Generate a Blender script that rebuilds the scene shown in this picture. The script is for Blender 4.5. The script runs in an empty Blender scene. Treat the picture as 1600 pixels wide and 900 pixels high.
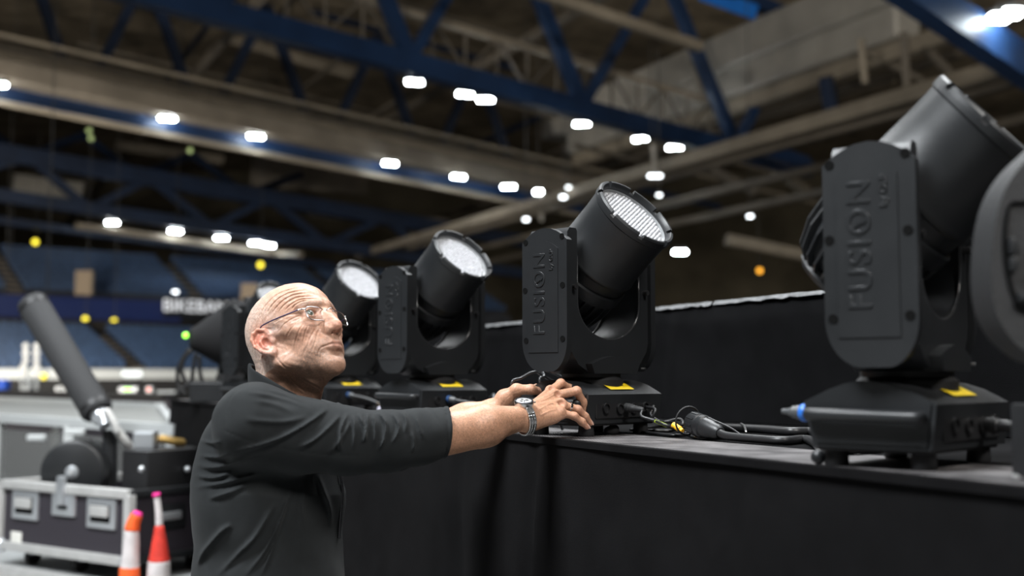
import bpy, bmesh, math, random
import numpy as np
from mathutils import Vector, Matrix

random.seed(7)
SC = bpy.context.scene
COL = SC.collection

# ---------------------------------------------------------------- camera
LENS, FPX = 40.0, 40.0 / 36.0 * 1600.0
EYE = 1.55
PITCH = math.atan((591 - 450) / FPX)
cam_d = bpy.data.cameras.new('camera')
cam = bpy.data.objects.new('camera', cam_d)
COL.objects.link(cam)
cam.location = (0, 0, EYE)
cam.rotation_euler = (math.pi / 2 + PITCH, 0, 0)
cam_d.lens = LENS
cam_d.sensor_width = 36.0
cam_d.clip_start = 0.05
cam_d.clip_end = 500
cam_d.dof.use_dof = True
cam_d.dof.focus_distance = 2.38
cam_d.dof.aperture_fstop = 2.2
SC.camera = cam

# ---------------------------------------------------------------- world, lights, exposure
W = bpy.data.worlds.new('world'); SC.world = W; W.use_nodes = True
W.node_tree.nodes['Background'].inputs[0].default_value = (0.80, 0.90, 1.0, 1)
W.node_tree.nodes['Background'].inputs[1].default_value = 0.012
vs = SC.view_settings
vs.view_transform = 'Standard'; vs.look = 'None'; vs.gamma = 1.0; vs.use_curve_mapping = False
vs.exposure = 0.0

def area_light(name, loc, target, size, power, color=(1, 1, 1)):
    d = bpy.data.lights.new(name, 'AREA'); d.shape = 'RECTANGLE'
    d.size, d.size_y = size; d.energy = power; d.color = color
    o = bpy.data.objects.new(name, d); COL.objects.link(o)
    o.location = loc
    o.rotation_euler = (Vector(target) - Vector(loc)).to_track_quat('-Z', 'Y').to_euler()
    return o
# arena flood banks hung high under the roof (the hall's work light), above and beside the stage
area_light('arena_flood_bank_over_floor', (-5.5, -1.0, 11.5), (0.0, 2.4, 1.5), (4, 4), 3000, (0.93, 0.97, 1.0))
area_light('arena_flood_bank_over_stage', (2.0, 9.0, 13.0), (0.2, 2.5, 1.5), (9, 4), 2200, (0.95, 0.98, 1.0))
area_light('arena_flood_bank_behind', (5.0, -5.0, 10.5), (0.2, 2.4, 1.4), (4, 3), 1300, (1.0, 0.97, 0.93))
area_light('arena_flood_bank_far_floor', (-9.0, 17.0, 14.0), (-6.0, 13.0, 0.0), (9, 6), 700, (0.95, 0.98, 1.0))
def spot_light(name, loc, target, power, cone, color):
    d = bpy.data.lights.new(name, 'SPOT'); d.energy = power; d.color = color
    d.spot_size = math.radians(cone); d.spot_blend = 0.5; d.shadow_soft_size = 1.5
    o = bpy.data.objects.new(name, d); COL.objects.link(o); o.location = loc
    o.rotation_euler = (Vector(target) - Vector(loc)).to_track_quat('-Z', 'Y').to_euler()
# added fill spots that brighten the roof in place of floor bounce
spot_light('roof_fill_spot', (-18.0, -14.0, 7.0), (-6.0, 55.0, 22.0), 25000, 60, (1.0, 0.92, 0.80))
spot_light('roof_fill_spot', (-22.0, 46.0, 4.0), (-20.0, 95.0, 30.0), 10000, 120, (1.0, 0.92, 0.80))
spot_light('roof_fill_spot', (40.0, 46.0, 4.0), (40.0, 95.0, 30.0), 10000, 120, (1.0, 0.92, 0.78))
spot_light('roof_fill_spot', (22.0, -14.0, 7.0), (24.0, 52.0, 22.0), 25000, 60, (1.0, 0.92, 0.80))

# ---------------------------------------------------------------- helpers
_cp, _sp = math.cos(PITCH), math.sin(PITCH)
def P(px, py, Y):
    """a point on the photo ray (px, py) at world depth Y"""
    a, b = (px - 800) / FPX, (450 - py) / FPX
    d = Vector((a, _cp - b * _sp, _sp + b * _cp))
    k = Y / d.y
    return Vector((d.x * k, Y, EYE + d.z * k))
def PZ(px, py, z):
    """a point on the photo ray at world height z"""
    a, b = (px - 800) / FPX, (450 - py) / FPX
    d = Vector((a, _cp - b * _sp, _sp + b * _cp))
    k = (z - EYE) / d.z
    return Vector((d.x * k, d.y * k, z))

def empty(name, loc=(0, 0, 0), rz=0.0):
    o = bpy.data.objects.new(name, None); COL.objects.link(o)
    o.empty_display_size = 0.1
    o.location = loc; o.rotation_euler = (0, 0, rz)
    return o
def tag(o, label=None, cat=None, group=None, kind=None):
    if label: o['label'] = label
    if cat: o['category'] = cat
    if group: o['group'] = group
    if kind: o['kind'] = kind
    return o
def mesh_obj(name, me, mat=None, parent=None, smooth=False):
    o = bpy.data.objects.new(name, me); COL.objects.link(o)
    if mat is not None and not me.materials: me.materials.append(mat)
    if parent is not None: o.parent = parent
    if smooth: me.shade_smooth()
    return o
def bm_obj(name, bm, mat=None, parent=None, smooth=False, auto=None):
    me = bpy.data.meshes.new(name)
    bmesh.ops.recalc_face_normals(bm, faces=bm.faces)
    bm.to_mesh(me); bm.free()
    o = mesh_obj(name, me, mat, parent, smooth or auto is not None)
    if auto is not None:
        me.set_sharp_from_angle(angle=math.radians(auto))
    return o
def copy_tree(o, parent=None):
    c = o.copy(); COL.objects.link(c); c.parent = parent
    for ch in [x for x in o.children]:
        copy_tree(ch, c)
    return c

def bm_box(bm, c, s, rot=None):
    """box centre c, full size s"""
    M = Matrix.Translation(Vector(c))
    if rot is not None: M = M @ rot.to_4x4()
    M = M @ Matrix.Diagonal((s[0], s[1], s[2], 1))
    return bmesh.ops.create_cube(bm, size=1.0, matrix=M)['verts']
def bm_beam(bm, a, b, w, h, up=(0, 0, 1)):
    """box beam from a to b, width w (sideways), height h"""
    a, b = Vector(a), Vector(b)
    d = (b - a); L = d.length; d.normalize()
    s = d.cross(Vector(up))
    if s.length < 1e-4: s = d.cross(Vector((1, 0, 0)))
    s.normalize(); u = s.cross(d)
    R = Matrix((d, s, u)).transposed()
    return bm_box(bm, (a + b) / 2, (L, w, h), R)
def bm_cyl(bm, a, b, r0, r1=None, seg=20, caps=True):
    a, b = Vector(a), Vector(b)
    r1 = r0 if r1 is None else r1
    q = (b - a).to_track_quat('Z', 'Y')
    M = Matrix.Translation((a + b) / 2) @ q.to_matrix().to_4x4()
    return bmesh.ops.create_cone(bm, cap_ends=caps, cap_tris=False, segments=seg, radius1=r0, radius2=r1,
                                 depth=(b - a).length, matrix=M)['verts']
def bm_sphere(bm, c, r, seg=16, ring=10, scale=(1, 1, 1)):
    M = Matrix.Translation(Vector(c)) @ Matrix.Diagonal((scale[0], scale[1], scale[2], 1))
    return bmesh.ops.create_uvsphere(bm, u_segments=seg, v_segments=ring, radius=r, matrix=M)['verts']
def bm_lathe(bm, prof, seg=32, M=None):
    """profile [(r, z)] spun around local z"""
    rings = []
    M = M or Matrix()
    for r, z in prof:
        if r < 1e-6:
            rings.append([bm.verts.new(M @ Vector((0, 0, z)))])
        else:
            rings.append([bm.verts.new(M @ Vector((r * math.cos(2 * math.pi * i / seg), r * math.sin(2 * math.pi * i / seg), z))) for i in range(seg)])
    for A, B in zip(rings[:-1], rings[1:]):
        for i in range(seg):
            j = (i + 1) % seg
            if len(A) == 1 and len(B) == 1: continue
            if len(A) == 1: bm.faces.new((A[0], B[i], B[j]))
            elif len(B) == 1: bm.faces.new((A[i], A[j], B[0]))
            else: bm.faces.new((A[i], A[j], B[j], B[i]))
def bm_prism(bm, pts, axis, lo, hi):
    """closed outline pts (2D) extruded along axis 'x','y' or 'z' from lo to hi"""
    def v(p, t):
        return {'x': (t, p[0], p[1]), 'y': (p[0], t, p[1]), 'z': (p[0], p[1], t)}[axis]
    A = [bm.verts.new(v(p, lo)) for p in pts]
    B = [bm.verts.new(v(p, hi)) for p in pts]
    n = len(pts)
    bm.faces.new(A); bm.faces.new(B[::-1])
    for i in range(n):
        j = (i + 1) % n
        bm.faces.new((A[i], B[i], B[j], A[j]))
def bevel(bm, w, seg=2, ang=30):
    es = [e for e in bm.edges if len(e.link_faces) == 2 and e.calc_face_angle(0) > math.radians(ang)]
    if es:
        bmesh.ops.bevel(bm, geom=es, offset=w, segments=seg, profile=0.6, affect='EDGES', clamp_overlap=True)
def smooth_path(pts, n=8):
    """Catmull-Rom through pts"""
    pts = [Vector(p) for p in pts]
    if len(pts) < 3: return pts
    out = []
    for i in range(len(pts) - 1):
        p0 = pts[max(i - 1, 0)]; p1 = pts[i]; p2 = pts[i + 1]; p3 = pts[min(i + 2, len(pts) - 1)]
        for k in range(n):
            t = k / n
            out.append(0.5 * ((2 * p1) + (p2 - p0) * t + (2 * p0 - 5 * p1 + 4 * p2 - p3) * t * t + (3 * p1 - p0 - 3 * p2 + p3) * t ** 3))
    out.append(pts[-1])
    return out
def bm_tube(bm, pts, r, seg=8, caps=True, closed=False):
    """tube along pts; r is a number or one radius per point"""
    pts = [Vector(p) for p in pts]
    n = len(pts)
    rs = r if isinstance(r, (list, tuple)) else [r] * n
    rings = []; prev = None
    for i, p in enumerate(pts):
        if closed: t = pts[(i + 1) % n] - pts[i - 1]
        else: t = pts[min(i + 1, n - 1)] - pts[max(i - 1, 0)]
        if t.length < 1e-9: t = Vector((0, 0, 1))
        t.normalize()
        if prev is None:
            s = t.cross(Vector((0, 0, 1)))
            if s.length < 0.05: s = t.cross(Vector((1, 0, 0)))
        else:
            s = prev - t * prev.dot(t)
        s.normalize(); prev = s
        u = t.cross(s)
        rings.append([bm.verts.new(p + (s * math.cos(2 * math.pi * k / seg) + u * math.sin(2 * math.pi * k / seg)) * rs[i]) for k in range(seg)])
    rr = list(zip(rings[:-1], rings[1:]))
    if closed: rr.append((rings[-1], rings[0]))
    for A, B in rr:
        for k in range(seg):
            j = (k + 1) % seg
            bm.faces.new((A[k], A[j], B[j], B[k]))
    if caps and not closed:
        bm.faces.new(rings[0][::-1]); bm.faces.new(rings[-1])
def tube_obj(name, pts, r, mat, parent=None, seg=8, n=8, closed=False):
    bm = bmesh.new()
    bm_tube(bm, smooth_path(pts, n) if not closed else pts, r, seg, closed=closed)
    return bm_obj(name, bm, mat, parent, smooth=True)
def text_mesh(body, size, extrude, bev=0.0, spacing=1.0):
    cu = bpy.data.curves.new('txt', 'FONT')
    cu.body = body; cu.size = size; cu.extrude = extrude; cu.bevel_depth = bev; cu.bevel_resolution = 1
    cu.align_x = 'CENTER'; cu.align_y = 'CENTER'; cu.space_character = spacing
    o = bpy.data.objects.new('txt', cu); COL.objects.link(o)
    bpy.context.view_layer.update()
    dg = bpy.context.evaluated_depsgraph_get()
    me = bpy.data.meshes.new_from_object(o.evaluated_get(dg))
    bpy.data.objects.remove(o)
    return me

# ---------------------------------------------------------------- materials
def mat(name, col, rough=0.5, metal=0.0, var=0.0, vscale=8.0, bump=0.0, bscale=200.0, spec=0.5, emit=None, estr=0.0, coat=0.0, sheen=0.0, alpha=1.0, trans=0.0, bdist=0.002, rvar=0.0):
    m = bpy.data.materials.new(name); m.use_nodes = True
    nt = m.node_tree; b = nt.nodes['Principled BSDF']
    b.inputs['Base Color'].default_value = (*col, 1)
    b.inputs['Roughness'].default_value = rough
    b.inputs['Metallic'].default_value = metal
    b.inputs['Specular IOR Level'].default_value = spec
    if coat: b.inputs['Coat Weight'].default_value = coat
    if sheen:
        b.inputs['Sheen Weight'].default_value = sheen
        b.inputs['Sheen Roughness'].default_value = 0.5
    if alpha < 1: b.inputs['Alpha'].default_value = alpha
    if trans: b.inputs['Transmission Weight'].default_value = trans
    if emit:
        b.inputs['Emission Color'].default_value = (*emit, 1)
        b.inputs['Emission Strength'].default_value = estr
    if var or bump or rvar:
        tc = nt.nodes.new('ShaderNodeTexCoord')
    if var or rvar:
        nz = nt.nodes.new('ShaderNodeTexNoise'); nz.inputs['Scale'].default_value = vscale
        nz.inputs['Detail'].default_value = 6; nz.inputs['Roughness'].default_value = 0.6
        nt.links.new(tc.outputs['Object'], nz.inputs['Vector'])
        if var:
            mp = nt.nodes.new('ShaderNodeMapRange')
            mp.inputs['From Min'].default_value = 0.3; mp.inputs['From Max'].default_value = 0.7
            mp.inputs['To Min'].default_value = 1 - var; mp.inputs['To Max'].default_value = 1 + var
            nt.links.new(nz.outputs['Fac'], mp.inputs['Value'])
            vm = nt.nodes.new('ShaderNodeVectorMath'); vm.operation = 'SCALE'
            vm.inputs[0].default_value = col
            nt.links.new(mp.outputs['Result'], vm.inputs['Scale'])
            nt.links.new(vm.outputs['Vector'], b.inputs['Base Color'])
        if rvar:
            mr = nt.nodes.new('ShaderNodeMapRange')
            mr.inputs['From Min'].default_value = 0.3; mr.inputs['From Max'].default_value = 0.7
            mr.inputs['To Min'].default_value = max(rough - rvar, 0.02); mr.inputs['To Max'].default_value = min(rough + rvar, 1)
            nt.links.new(nz.outputs['Fac'], mr.inputs['Value'])
            nt.links.new(mr.outputs['Result'], b.inputs['Roughness'])
    if bump:
        nb = nt.nodes.new('ShaderNodeTexNoise'); nb.inputs['Scale'].default_value = bscale
        nb.inputs['Detail'].default_value = 3
        nt.links.new(tc.outputs['Object'], nb.inputs['Vector'])
        bp = nt.nodes.new('ShaderNodeBump'); bp.inputs['Strength'].default_value = bump
        bp.inputs['Distance'].default_value = bdist
        nt.links.new(nb.outputs['Fac'], bp.inputs['Height'])
        nt.links.new(bp.outputs['Normal'], b.inputs['Normal'])
    return m
M = {}
M['plastic'] = mat('black_plastic', (0.0140, 0.0152, 0.0168), 0.42, bump=0.25, bscale=900, bdist=0.0006, var=0.10, vscale=5, rvar=0.06)
M['plastic_grain'] = mat('grained_black_plastic', (0.020, 0.0205, 0.022), 0.5, bump=0.7, bscale=420, bdist=0.002)
M['gloss_plastic'] = mat('glossy_black_plastic', (0.03, 0.031, 0.033), 0.16)
M['plastic_dark'] = mat('deep_black_plastic', (0.012, 0.012, 0.013), 0.5)
M['hole'] = mat('hole_black', (0.003, 0.003, 0.003), 0.8, spec=0.1)
M['rubber'] = mat('black_rubber', (0.014, 0.014, 0.015), 0.6)
M['cable'] = mat('cable_rubber', (0.013, 0.013, 0.014), 0.42)
M['cable_grey'] = mat('grey_cable', (0.075, 0.08, 0.085), 0.4)
M['yellow'] = mat('yellow_sticker', (0.85, 0.62, 0.01), 0.45, var=0.05, vscale=40)
M['ink'] = mat('black_print', (0.02, 0.018, 0.01), 0.6)
M['blue_plug'] = mat('blue_connector', (0.02, 0.16, 0.62), 0.35)
M['lime'] = mat('lime_tape', (0.62, 0.85, 0.02), 0.5)
M['amber'] = mat('amber_plug', (0.9, 0.45, 0.02), 0.4)
M['steel'] = mat('brushed_steel', (0.62, 0.62, 0.62), 0.28, metal=1.0)
M['alu'] = mat('aluminium', (0.78, 0.79, 0.80), 0.38, metal=0.65, var=0.08, vscale=12)
M['chrome'] = mat('chrome', (0.75, 0.75, 0.76), 0.12, metal=1.0)
M['lens'] = mat('led_lens', (0.50, 0.51, 0.54), 0.10, spec=0.9, coat=0.6, bump=0.8, bscale=500, bdist=0.002, var=0.5, vscale=180)
M['lens_dish'] = mat('lens_dish', (0.36, 0.37, 0.38), 0.3, metal=0.3)
# ================================================================ the arena
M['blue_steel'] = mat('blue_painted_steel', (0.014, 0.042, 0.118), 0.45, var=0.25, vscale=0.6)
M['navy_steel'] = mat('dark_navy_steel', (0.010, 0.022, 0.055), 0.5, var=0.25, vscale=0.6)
M['beige_steel'] = mat('beige_painted_steel', (0.30, 0.26, 0.205), 0.6, var=0.25, vscale=0.5)
M['brown_steel'] = mat('brown_grey_steel', (0.15, 0.13, 0.105), 0.7, var=0.35, vscale=0.35)
M['duct'] = mat('galvanised_duct', (0.48, 0.46, 0.42), 0.45, metal=0.2, var=0.2, vscale=0.4)
M['roof'] = mat('dark_roof_sheet', (0.26, 0.215, 0.155), 0.9, var=0.6, vscale=0.4)
M['wall'] = mat('dark_hall_wall', (0.16, 0.14, 0.10), 0.9, var=0.5, vscale=0.12)
M['concrete'] = mat('polished_concrete', (0.20, 0.20, 0.195), 0.5, var=0.12, vscale=0.7, bump=0.1, bscale=40)
M['flood'] = mat('flood_lamp_glass', (0.9, 0.95, 1.0), 0.3, emit=(0.88, 0.97, 1.0), estr=55)
M['flood_small'] = mat('small_white_lamp', (0.9, 0.95, 1.0), 0.3, emit=(0.92, 0.97, 1.0), estr=7)
M['lamp_yellow'] = mat('yellow_lamp_glass', (0.9, 0.8, 0.1), 0.3, emit=(1.0, 0.82, 0.05), estr=2.2)
M['lamp_amber'] = mat('amber_lamp_glass', (0.9, 0.5, 0.1), 0.3, emit=(1.0, 0.42, 0.03), estr=2.0)
M['lamp_green'] = mat('green_indicator', (0.3, 0.9, 0.1), 0.3, emit=(0.32, 1.0, 0.05), estr=2.5)
M['lamp_red'] = mat('red_indicator', (0.9, 0.1, 0.05), 0.3, emit=(1.0, 0.10, 0.03), estr=1.6)
M['housing'] = mat('lamp_housing', (0.12, 0.12, 0.12), 0.5, metal=0.5)

DA = Vector((1.35, 1.0, -0.109))                         # run of the cross trusses
EA = Vector((-0.506, 1.0, 0.0))                          # run of the long beams
def dir_point(anchor, d, px):
    """the point of the line anchor + t*d that is seen at photo column px"""
    a = (px - 800) / FPX
    # solve X = a * fwd
    fw = lambda p: p.y * _cp + (p.z - EYE) * _sp
    den = d.x - a * (d.y * _cp + d.z * _sp)
    t = (a * fw(anchor) - anchor.x) / den
    return anchor + d * t

# ---- shell
def quad_struct(name, pts, material):
    me = bpy.data.meshes.new(name); me.from_pydata([tuple(p) for p in pts], [], [(0, 1, 2, 3)]); me.update()
    o = mesh_obj(name, me, material); o['kind'] = 'structure'
    return o
L_, R__, F_, B_, H_ = -95, 115, 150, -30, 29
quad_struct('floor', [(L_, B_, 0), (R__, B_, 0), (R__, F_, 0), (L_, F_, 0)], M['concrete'])
quad_struct('ceiling', [(L_, B_, H_), (L_, F_, H_), (R__, F_, H_), (R__, B_, H_)], M['roof'])
quad_struct('wall_left', [(L_, B_, 0), (L_, F_, 0), (L_, F_, H_), (L_, B_, H_)], M['wall'])
quad_struct('wall_right', [(R__, B_, 0), (R__, B_, H_), (R__, F_, H_), (R__, F_, 0)], M['wall'])
quad_struct('wall_far', [(L_, F_, 0), (R__, F_, 0), (R__, F_, H_), (L_, F_, H_)], M['wall'])
quad_struct('wall_near', [(L_, B_, 0), (L_, B_, H_), (R__, B_, H_), (R__, B_, 0)], M['wall'])

def beam_thing(name, label, cat, a, b, w, h, material, group=None):
    bm = bmesh.new(); bm_beam(bm, a, b, w, h); bevel(bm, min(w, h) * 0.08, 1)
    o = bm_obj(name, bm, material)
    return tag(o, label, cat, group)
def part_beam(name, a, b, w, h, material, parent):
    bm = bmesh.new(); bm_beam(bm, a, b, w, h)
    return bm_obj(name, bm, material, parent)

# ---- near blue truss
tA = tag(empty('roof_truss'), 'bright blue steel roof truss with floodlights hanging under its bottom chord', 'truss')
anc = P(700, 116, 47)
a0, a1 = dir_point(anc, DA, 120), dir_point(anc, DA, 1262)
part_beam('bottom_chord', a0, a1, 0.7, 0.86, M['blue_steel'], tA)
UPZ = Vector((0, 0, 1))
nodes = [dir_point(anc, DA, x) for x in (345, 640, 910, 1150)]
Ht = 8.2
tops = [(nodes[i] + nodes[i + 1]) / 2 + UPZ * Ht for i in range(3)]
tops = [nodes[0] - (nodes[1] - nodes[0]) / 2 + UPZ * Ht] + tops + [nodes[3] + (nodes[3] - nodes[2]) / 2 + UPZ * Ht]
part_beam('top_chord', tops[0] - DA * 3, tops[-1] + DA * 2, 0.6, 0.7, M['blue_steel'], tA)
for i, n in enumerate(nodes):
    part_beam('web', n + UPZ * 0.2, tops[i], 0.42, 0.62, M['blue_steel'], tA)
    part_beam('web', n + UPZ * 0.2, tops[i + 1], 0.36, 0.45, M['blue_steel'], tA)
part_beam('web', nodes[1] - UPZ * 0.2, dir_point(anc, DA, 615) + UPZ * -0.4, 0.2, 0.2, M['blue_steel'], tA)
# ---- beige lattice catwalk that runs along the top of that chord
tC = tag(empty('catwalk_truss'), 'beige lattice catwalk running along the top of the blue truss chord', 'catwalk')
off = Vector((-0.5, 0.7, 0.62))
c0, c1 = dir_point(anc, DA, 330) + off, dir_point(anc, DA, 1130) + off
part_beam('lower_rail', c0, c1, 0.25, 0.26, M['beige_steel'], tC)
part_beam('upper_rail', c0 + UPZ * 1.9, c1 + UPZ * 1.9, 0.25, 0.30, M['beige_steel'], tC)
N = 17
for i in range(N):
    p = c0.lerp(c1, i / (N - 1)); q = c0.lerp(c1, min(1, (i + 1) / (N - 1)))
    part_beam('lattice_post', p, p + UPZ * 1.9, 0.12, 0.12, M['brown_steel'], tC)
    if i < N - 1: part_beam('lattice_brace', p + UPZ * (0 if i % 2 else 1.9), q + UPZ * (1.9 if i % 2 else 0), 0.11, 0.11, M['brown_steel'], tC)
# ---- upper beige pipe
beam_thing('roof_beam', 'thin beige pipe crossing in front of the blue truss webs', 'beam', dir_point(P(960, 28, 44), DA, 560), dir_point(P(960, 28, 44), DA, 1095), 0.36, 0.42, M['beige_steel'])

# ---- second truss with its brown catwalk
tB = tag(empty('roof_truss'), 'blue roof truss chord under the wide brown catwalk, with a beige rail below its lamps', 'truss')
ancB = P(400, 223, 62)
b0, b1 = dir_point(ancB, DA, -260), dir_point(ancB, DA, 905)
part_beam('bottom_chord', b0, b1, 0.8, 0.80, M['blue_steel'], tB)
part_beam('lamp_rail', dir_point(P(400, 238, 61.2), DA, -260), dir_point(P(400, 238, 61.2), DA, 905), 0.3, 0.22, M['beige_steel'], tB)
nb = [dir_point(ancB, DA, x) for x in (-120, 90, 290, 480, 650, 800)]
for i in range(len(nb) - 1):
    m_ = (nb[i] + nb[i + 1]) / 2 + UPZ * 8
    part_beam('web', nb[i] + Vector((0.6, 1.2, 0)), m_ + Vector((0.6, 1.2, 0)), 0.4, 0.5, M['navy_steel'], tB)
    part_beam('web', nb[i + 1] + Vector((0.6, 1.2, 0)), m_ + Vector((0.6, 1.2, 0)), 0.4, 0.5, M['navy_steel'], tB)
for nm, y_, th, dp, mt, lab in (('catwalk_deck', 196, 1.05, 1.6, 'brown_steel', 'wide brown catwalk deck above the lamp chord'), ('catwalk_deck', 176, 0.55, 0.6, 'beige_steel', 'narrow beige catwalk girder above the wide brown deck'),
                               ('catwalk_deck', 162, 0.35, 0.4, 'brown_steel', 'slim brown rail along the top of the beige catwalk girder'), ('catwalk_deck', 146, 0.22, 0.3, 'beige_steel', 'topmost thin beige handrail of the catwalk')):
    an = P(400, y_, 61)
    beam_thing(nm, lab, 'catwalk', dir_point(an, DA, -260), dir_point(an, DA, 960), dp, th, M[mt])

# ---- third (dark) truss and fourth chord
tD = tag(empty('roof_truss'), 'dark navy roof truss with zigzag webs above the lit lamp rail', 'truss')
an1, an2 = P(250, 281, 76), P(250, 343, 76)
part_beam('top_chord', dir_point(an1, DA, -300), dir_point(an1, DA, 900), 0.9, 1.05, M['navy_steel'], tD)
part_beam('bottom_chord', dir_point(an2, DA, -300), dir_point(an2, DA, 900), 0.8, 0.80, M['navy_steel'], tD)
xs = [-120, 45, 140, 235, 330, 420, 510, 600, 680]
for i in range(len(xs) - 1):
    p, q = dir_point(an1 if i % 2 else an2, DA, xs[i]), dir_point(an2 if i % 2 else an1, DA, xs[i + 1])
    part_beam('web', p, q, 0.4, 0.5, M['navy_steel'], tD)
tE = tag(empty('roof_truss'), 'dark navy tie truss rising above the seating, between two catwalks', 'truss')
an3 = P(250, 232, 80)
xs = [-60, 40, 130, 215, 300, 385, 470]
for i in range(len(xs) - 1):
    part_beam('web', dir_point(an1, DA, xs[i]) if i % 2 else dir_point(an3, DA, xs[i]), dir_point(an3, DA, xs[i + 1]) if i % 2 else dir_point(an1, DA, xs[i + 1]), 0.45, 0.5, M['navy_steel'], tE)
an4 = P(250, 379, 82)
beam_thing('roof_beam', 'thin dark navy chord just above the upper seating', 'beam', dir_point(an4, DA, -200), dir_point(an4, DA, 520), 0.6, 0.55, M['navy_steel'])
an5 = P(300, 378, 79)
rail3 = beam_thing('lamp_rail', 'pale beige lamp rail carrying the lowest row of floodlights', 'rail', dir_point(an5, DA, 118), dir_point(an5, DA, 434), 0.5, 0.42, M['beige_steel'])
beam_thing('lamp_rail', 'short pale beige rail stub at the end of the lamp rail', 'rail', P(418, 396, 84), P(470, 398, 78), 0.35, 0.35, M['beige_steel'])

# ---- long beams and ducts
def e_beam(name, px, py, Y, x0, x1, w, h, m_, label, cat='beam'):
    an = P(px, py, Y)
    a_, b_ = dir_point(an, EA, x0), dir_point(an, EA, x1)
    if x1 >= 1600: b_ = b_ + (b_ - a_).normalized() * 16            # carries on out of view
    return beam_thing(name, label, cat, a_, b_, w, h, M[m_])
e_beam('roof_beam', 1280, 190, 42, 560, 1720, 0.55, 0.55, 'beige_steel', 'long beige girder rising to the roof behind the stage lights')
e_beam('roof_beam', 1280, 212, 43, 640, 1720, 0.4, 0.28, 'brown_steel', 'brown flange just under the long beige girder')
e_beam('roof_beam', 1280, 262, 50, 700, 1720, 0.5, 0.34, 'brown_steel', 'faint brown purlin below the long beige girder')
e_beam('roof_beam', 1200, 318, 60, 760, 1720, 0.5, 0.34, 'brown_steel', 'faint brown purlin over the dark wall at the right')
e_beam('roof_beam', 1330, 106, 52, 900, 1620, 0.8, 0.75, 'beige_steel', 'beige roof girder between the duct and the blue beam')
e_beam('roof_beam', 1160, 190, 66, 620, 1500, 0.6, 0.45, 'brown_steel', 'brown roof purlin behind the blue truss node')
e_beam('air_duct', 1180, 118, 58, 900, 1420, 1.5, 1.7, 'duct', 'large pale grey air duct, lower of a pair', 'duct')
e_beam('air_duct', 1120, 92, 60, 860, 1420, 1.5, 1.9, 'duct', 'large pale grey air duct, upper of a pair', 'duct')
e_beam('roof_beam', 300, 120, 75, -40, 640, 0.5, 0.45, 'brown_steel', 'brown purlin crossing the dark roof above the catwalk')
e_beam('roof_beam', 860, 40, 60, 560, 1200, 0.5, 0.4, 'brown_steel', 'brown purlin behind the lattice catwalk')
for k in range(9):
    y_ = 30 + 26 * k
    bm = bmesh.new(); an = P(500 + 60 * (k % 3), y_, 92 - 2 * k); bm_beam(bm, dir_point(an, EA, -250), dir_point(an, EA, 1700), 0.5, 0.5)
    tag(bm_obj('roof_purlin', bm, M['brown_steel']), 'dim brown purlin under the dark roof sheet', 'beam', 'roof purlins')
random.seed(33)
for k in range(16):                                         # conduit runs between the trusses
    y_ = random.uniform(10, 330); x_ = random.uniform(0, 1300); Y_ = random.uniform(72, 95)
    an = P(x_, y_, Y_); d_ = DA if k % 2 else EA
    bm = bmesh.new(); bm_beam(bm, an - d_ * random.uniform(5, 12), an + d_ * random.uniform(5, 14), 0.22, 0.22 + 0.2 * (k % 3 == 0))
    tag(bm_obj('roof_conduit', bm, M['brown_steel' if k % 3 else 'navy_steel']), 'thin conduit run strung between the roof trusses', 'pipe', 'roof conduits')
# diagonal olive struts at the right, plus the near blue beam
an = P(1500, 36, 30)
bm = bmesh.new(); bm_beam(bm, dir_point(an, Vector((1.35, 1, -0.35)), 1290), dir_point(an, Vector((1.35, 1, -0.35)), 1760) + Vector((1.35, 1, -0.35)) * 9, 0.6, 0.95)
tag(bm_obj('roof_beam', bm, M['blue_steel']), 'thick bright blue roof beam nearest the twin floodlight', 'beam')
for (x0, y0, x1, y1, Y, w, m_, lab) in ((1060, 240, 1180, 300, 66, 0.5, 'brown_steel', 'brown diagonal strut below the long girder'), (1210, 262, 1262, 300, 60, 0.5, 'beige_steel', 'short beige strut near the ribbed lamp back'),
        (1135, 374, 1262, 400, 62, 0.6, 'beige_steel', 'beige beam above the amber lamp'), (1150, 215, 1260, 258, 55, 0.7, 'blue_steel', 'blue strut behind the long beige girder'), (1290, 120, 1300, 175, 46, 0.5, 'navy_steel', 'navy stub post under the beige roof girder'),
        (1345, 60, 1352, 130, 46, 0.25, 'beige_steel', 'thin beige hanger beside the pale green lamp'), (1412, 50, 1418, 150, 44, 0.3, 'brown_steel', 'brown hanger post right of the duct'), (1440, 70, 1500, 130, 48, 0.3, 'brown_steel', 'brown cross brace under the blue beam'),
        (1080, 95, 1100, 150, 58, 0.3, 'beige_steel', 'short beige bracket below the duct pair'), (1350, 80, 1450, 130, 50, 0.25, 'brown_steel', 'thin brown brace right of the beige girder'), (1020, 225, 1022, 275, 48, 0.2, 'duct', 'thin grey drop pole under the blue truss'), (845, 296, 846, 345, 62.5, 0.22, 'duct', 'grey drop pole beside the lit rail end')):
    beam_thing('strut', lab, 'strut', P(x0, y0, Y), P(x1, y1, Y * 1.01), w, w, M[m_])
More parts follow.
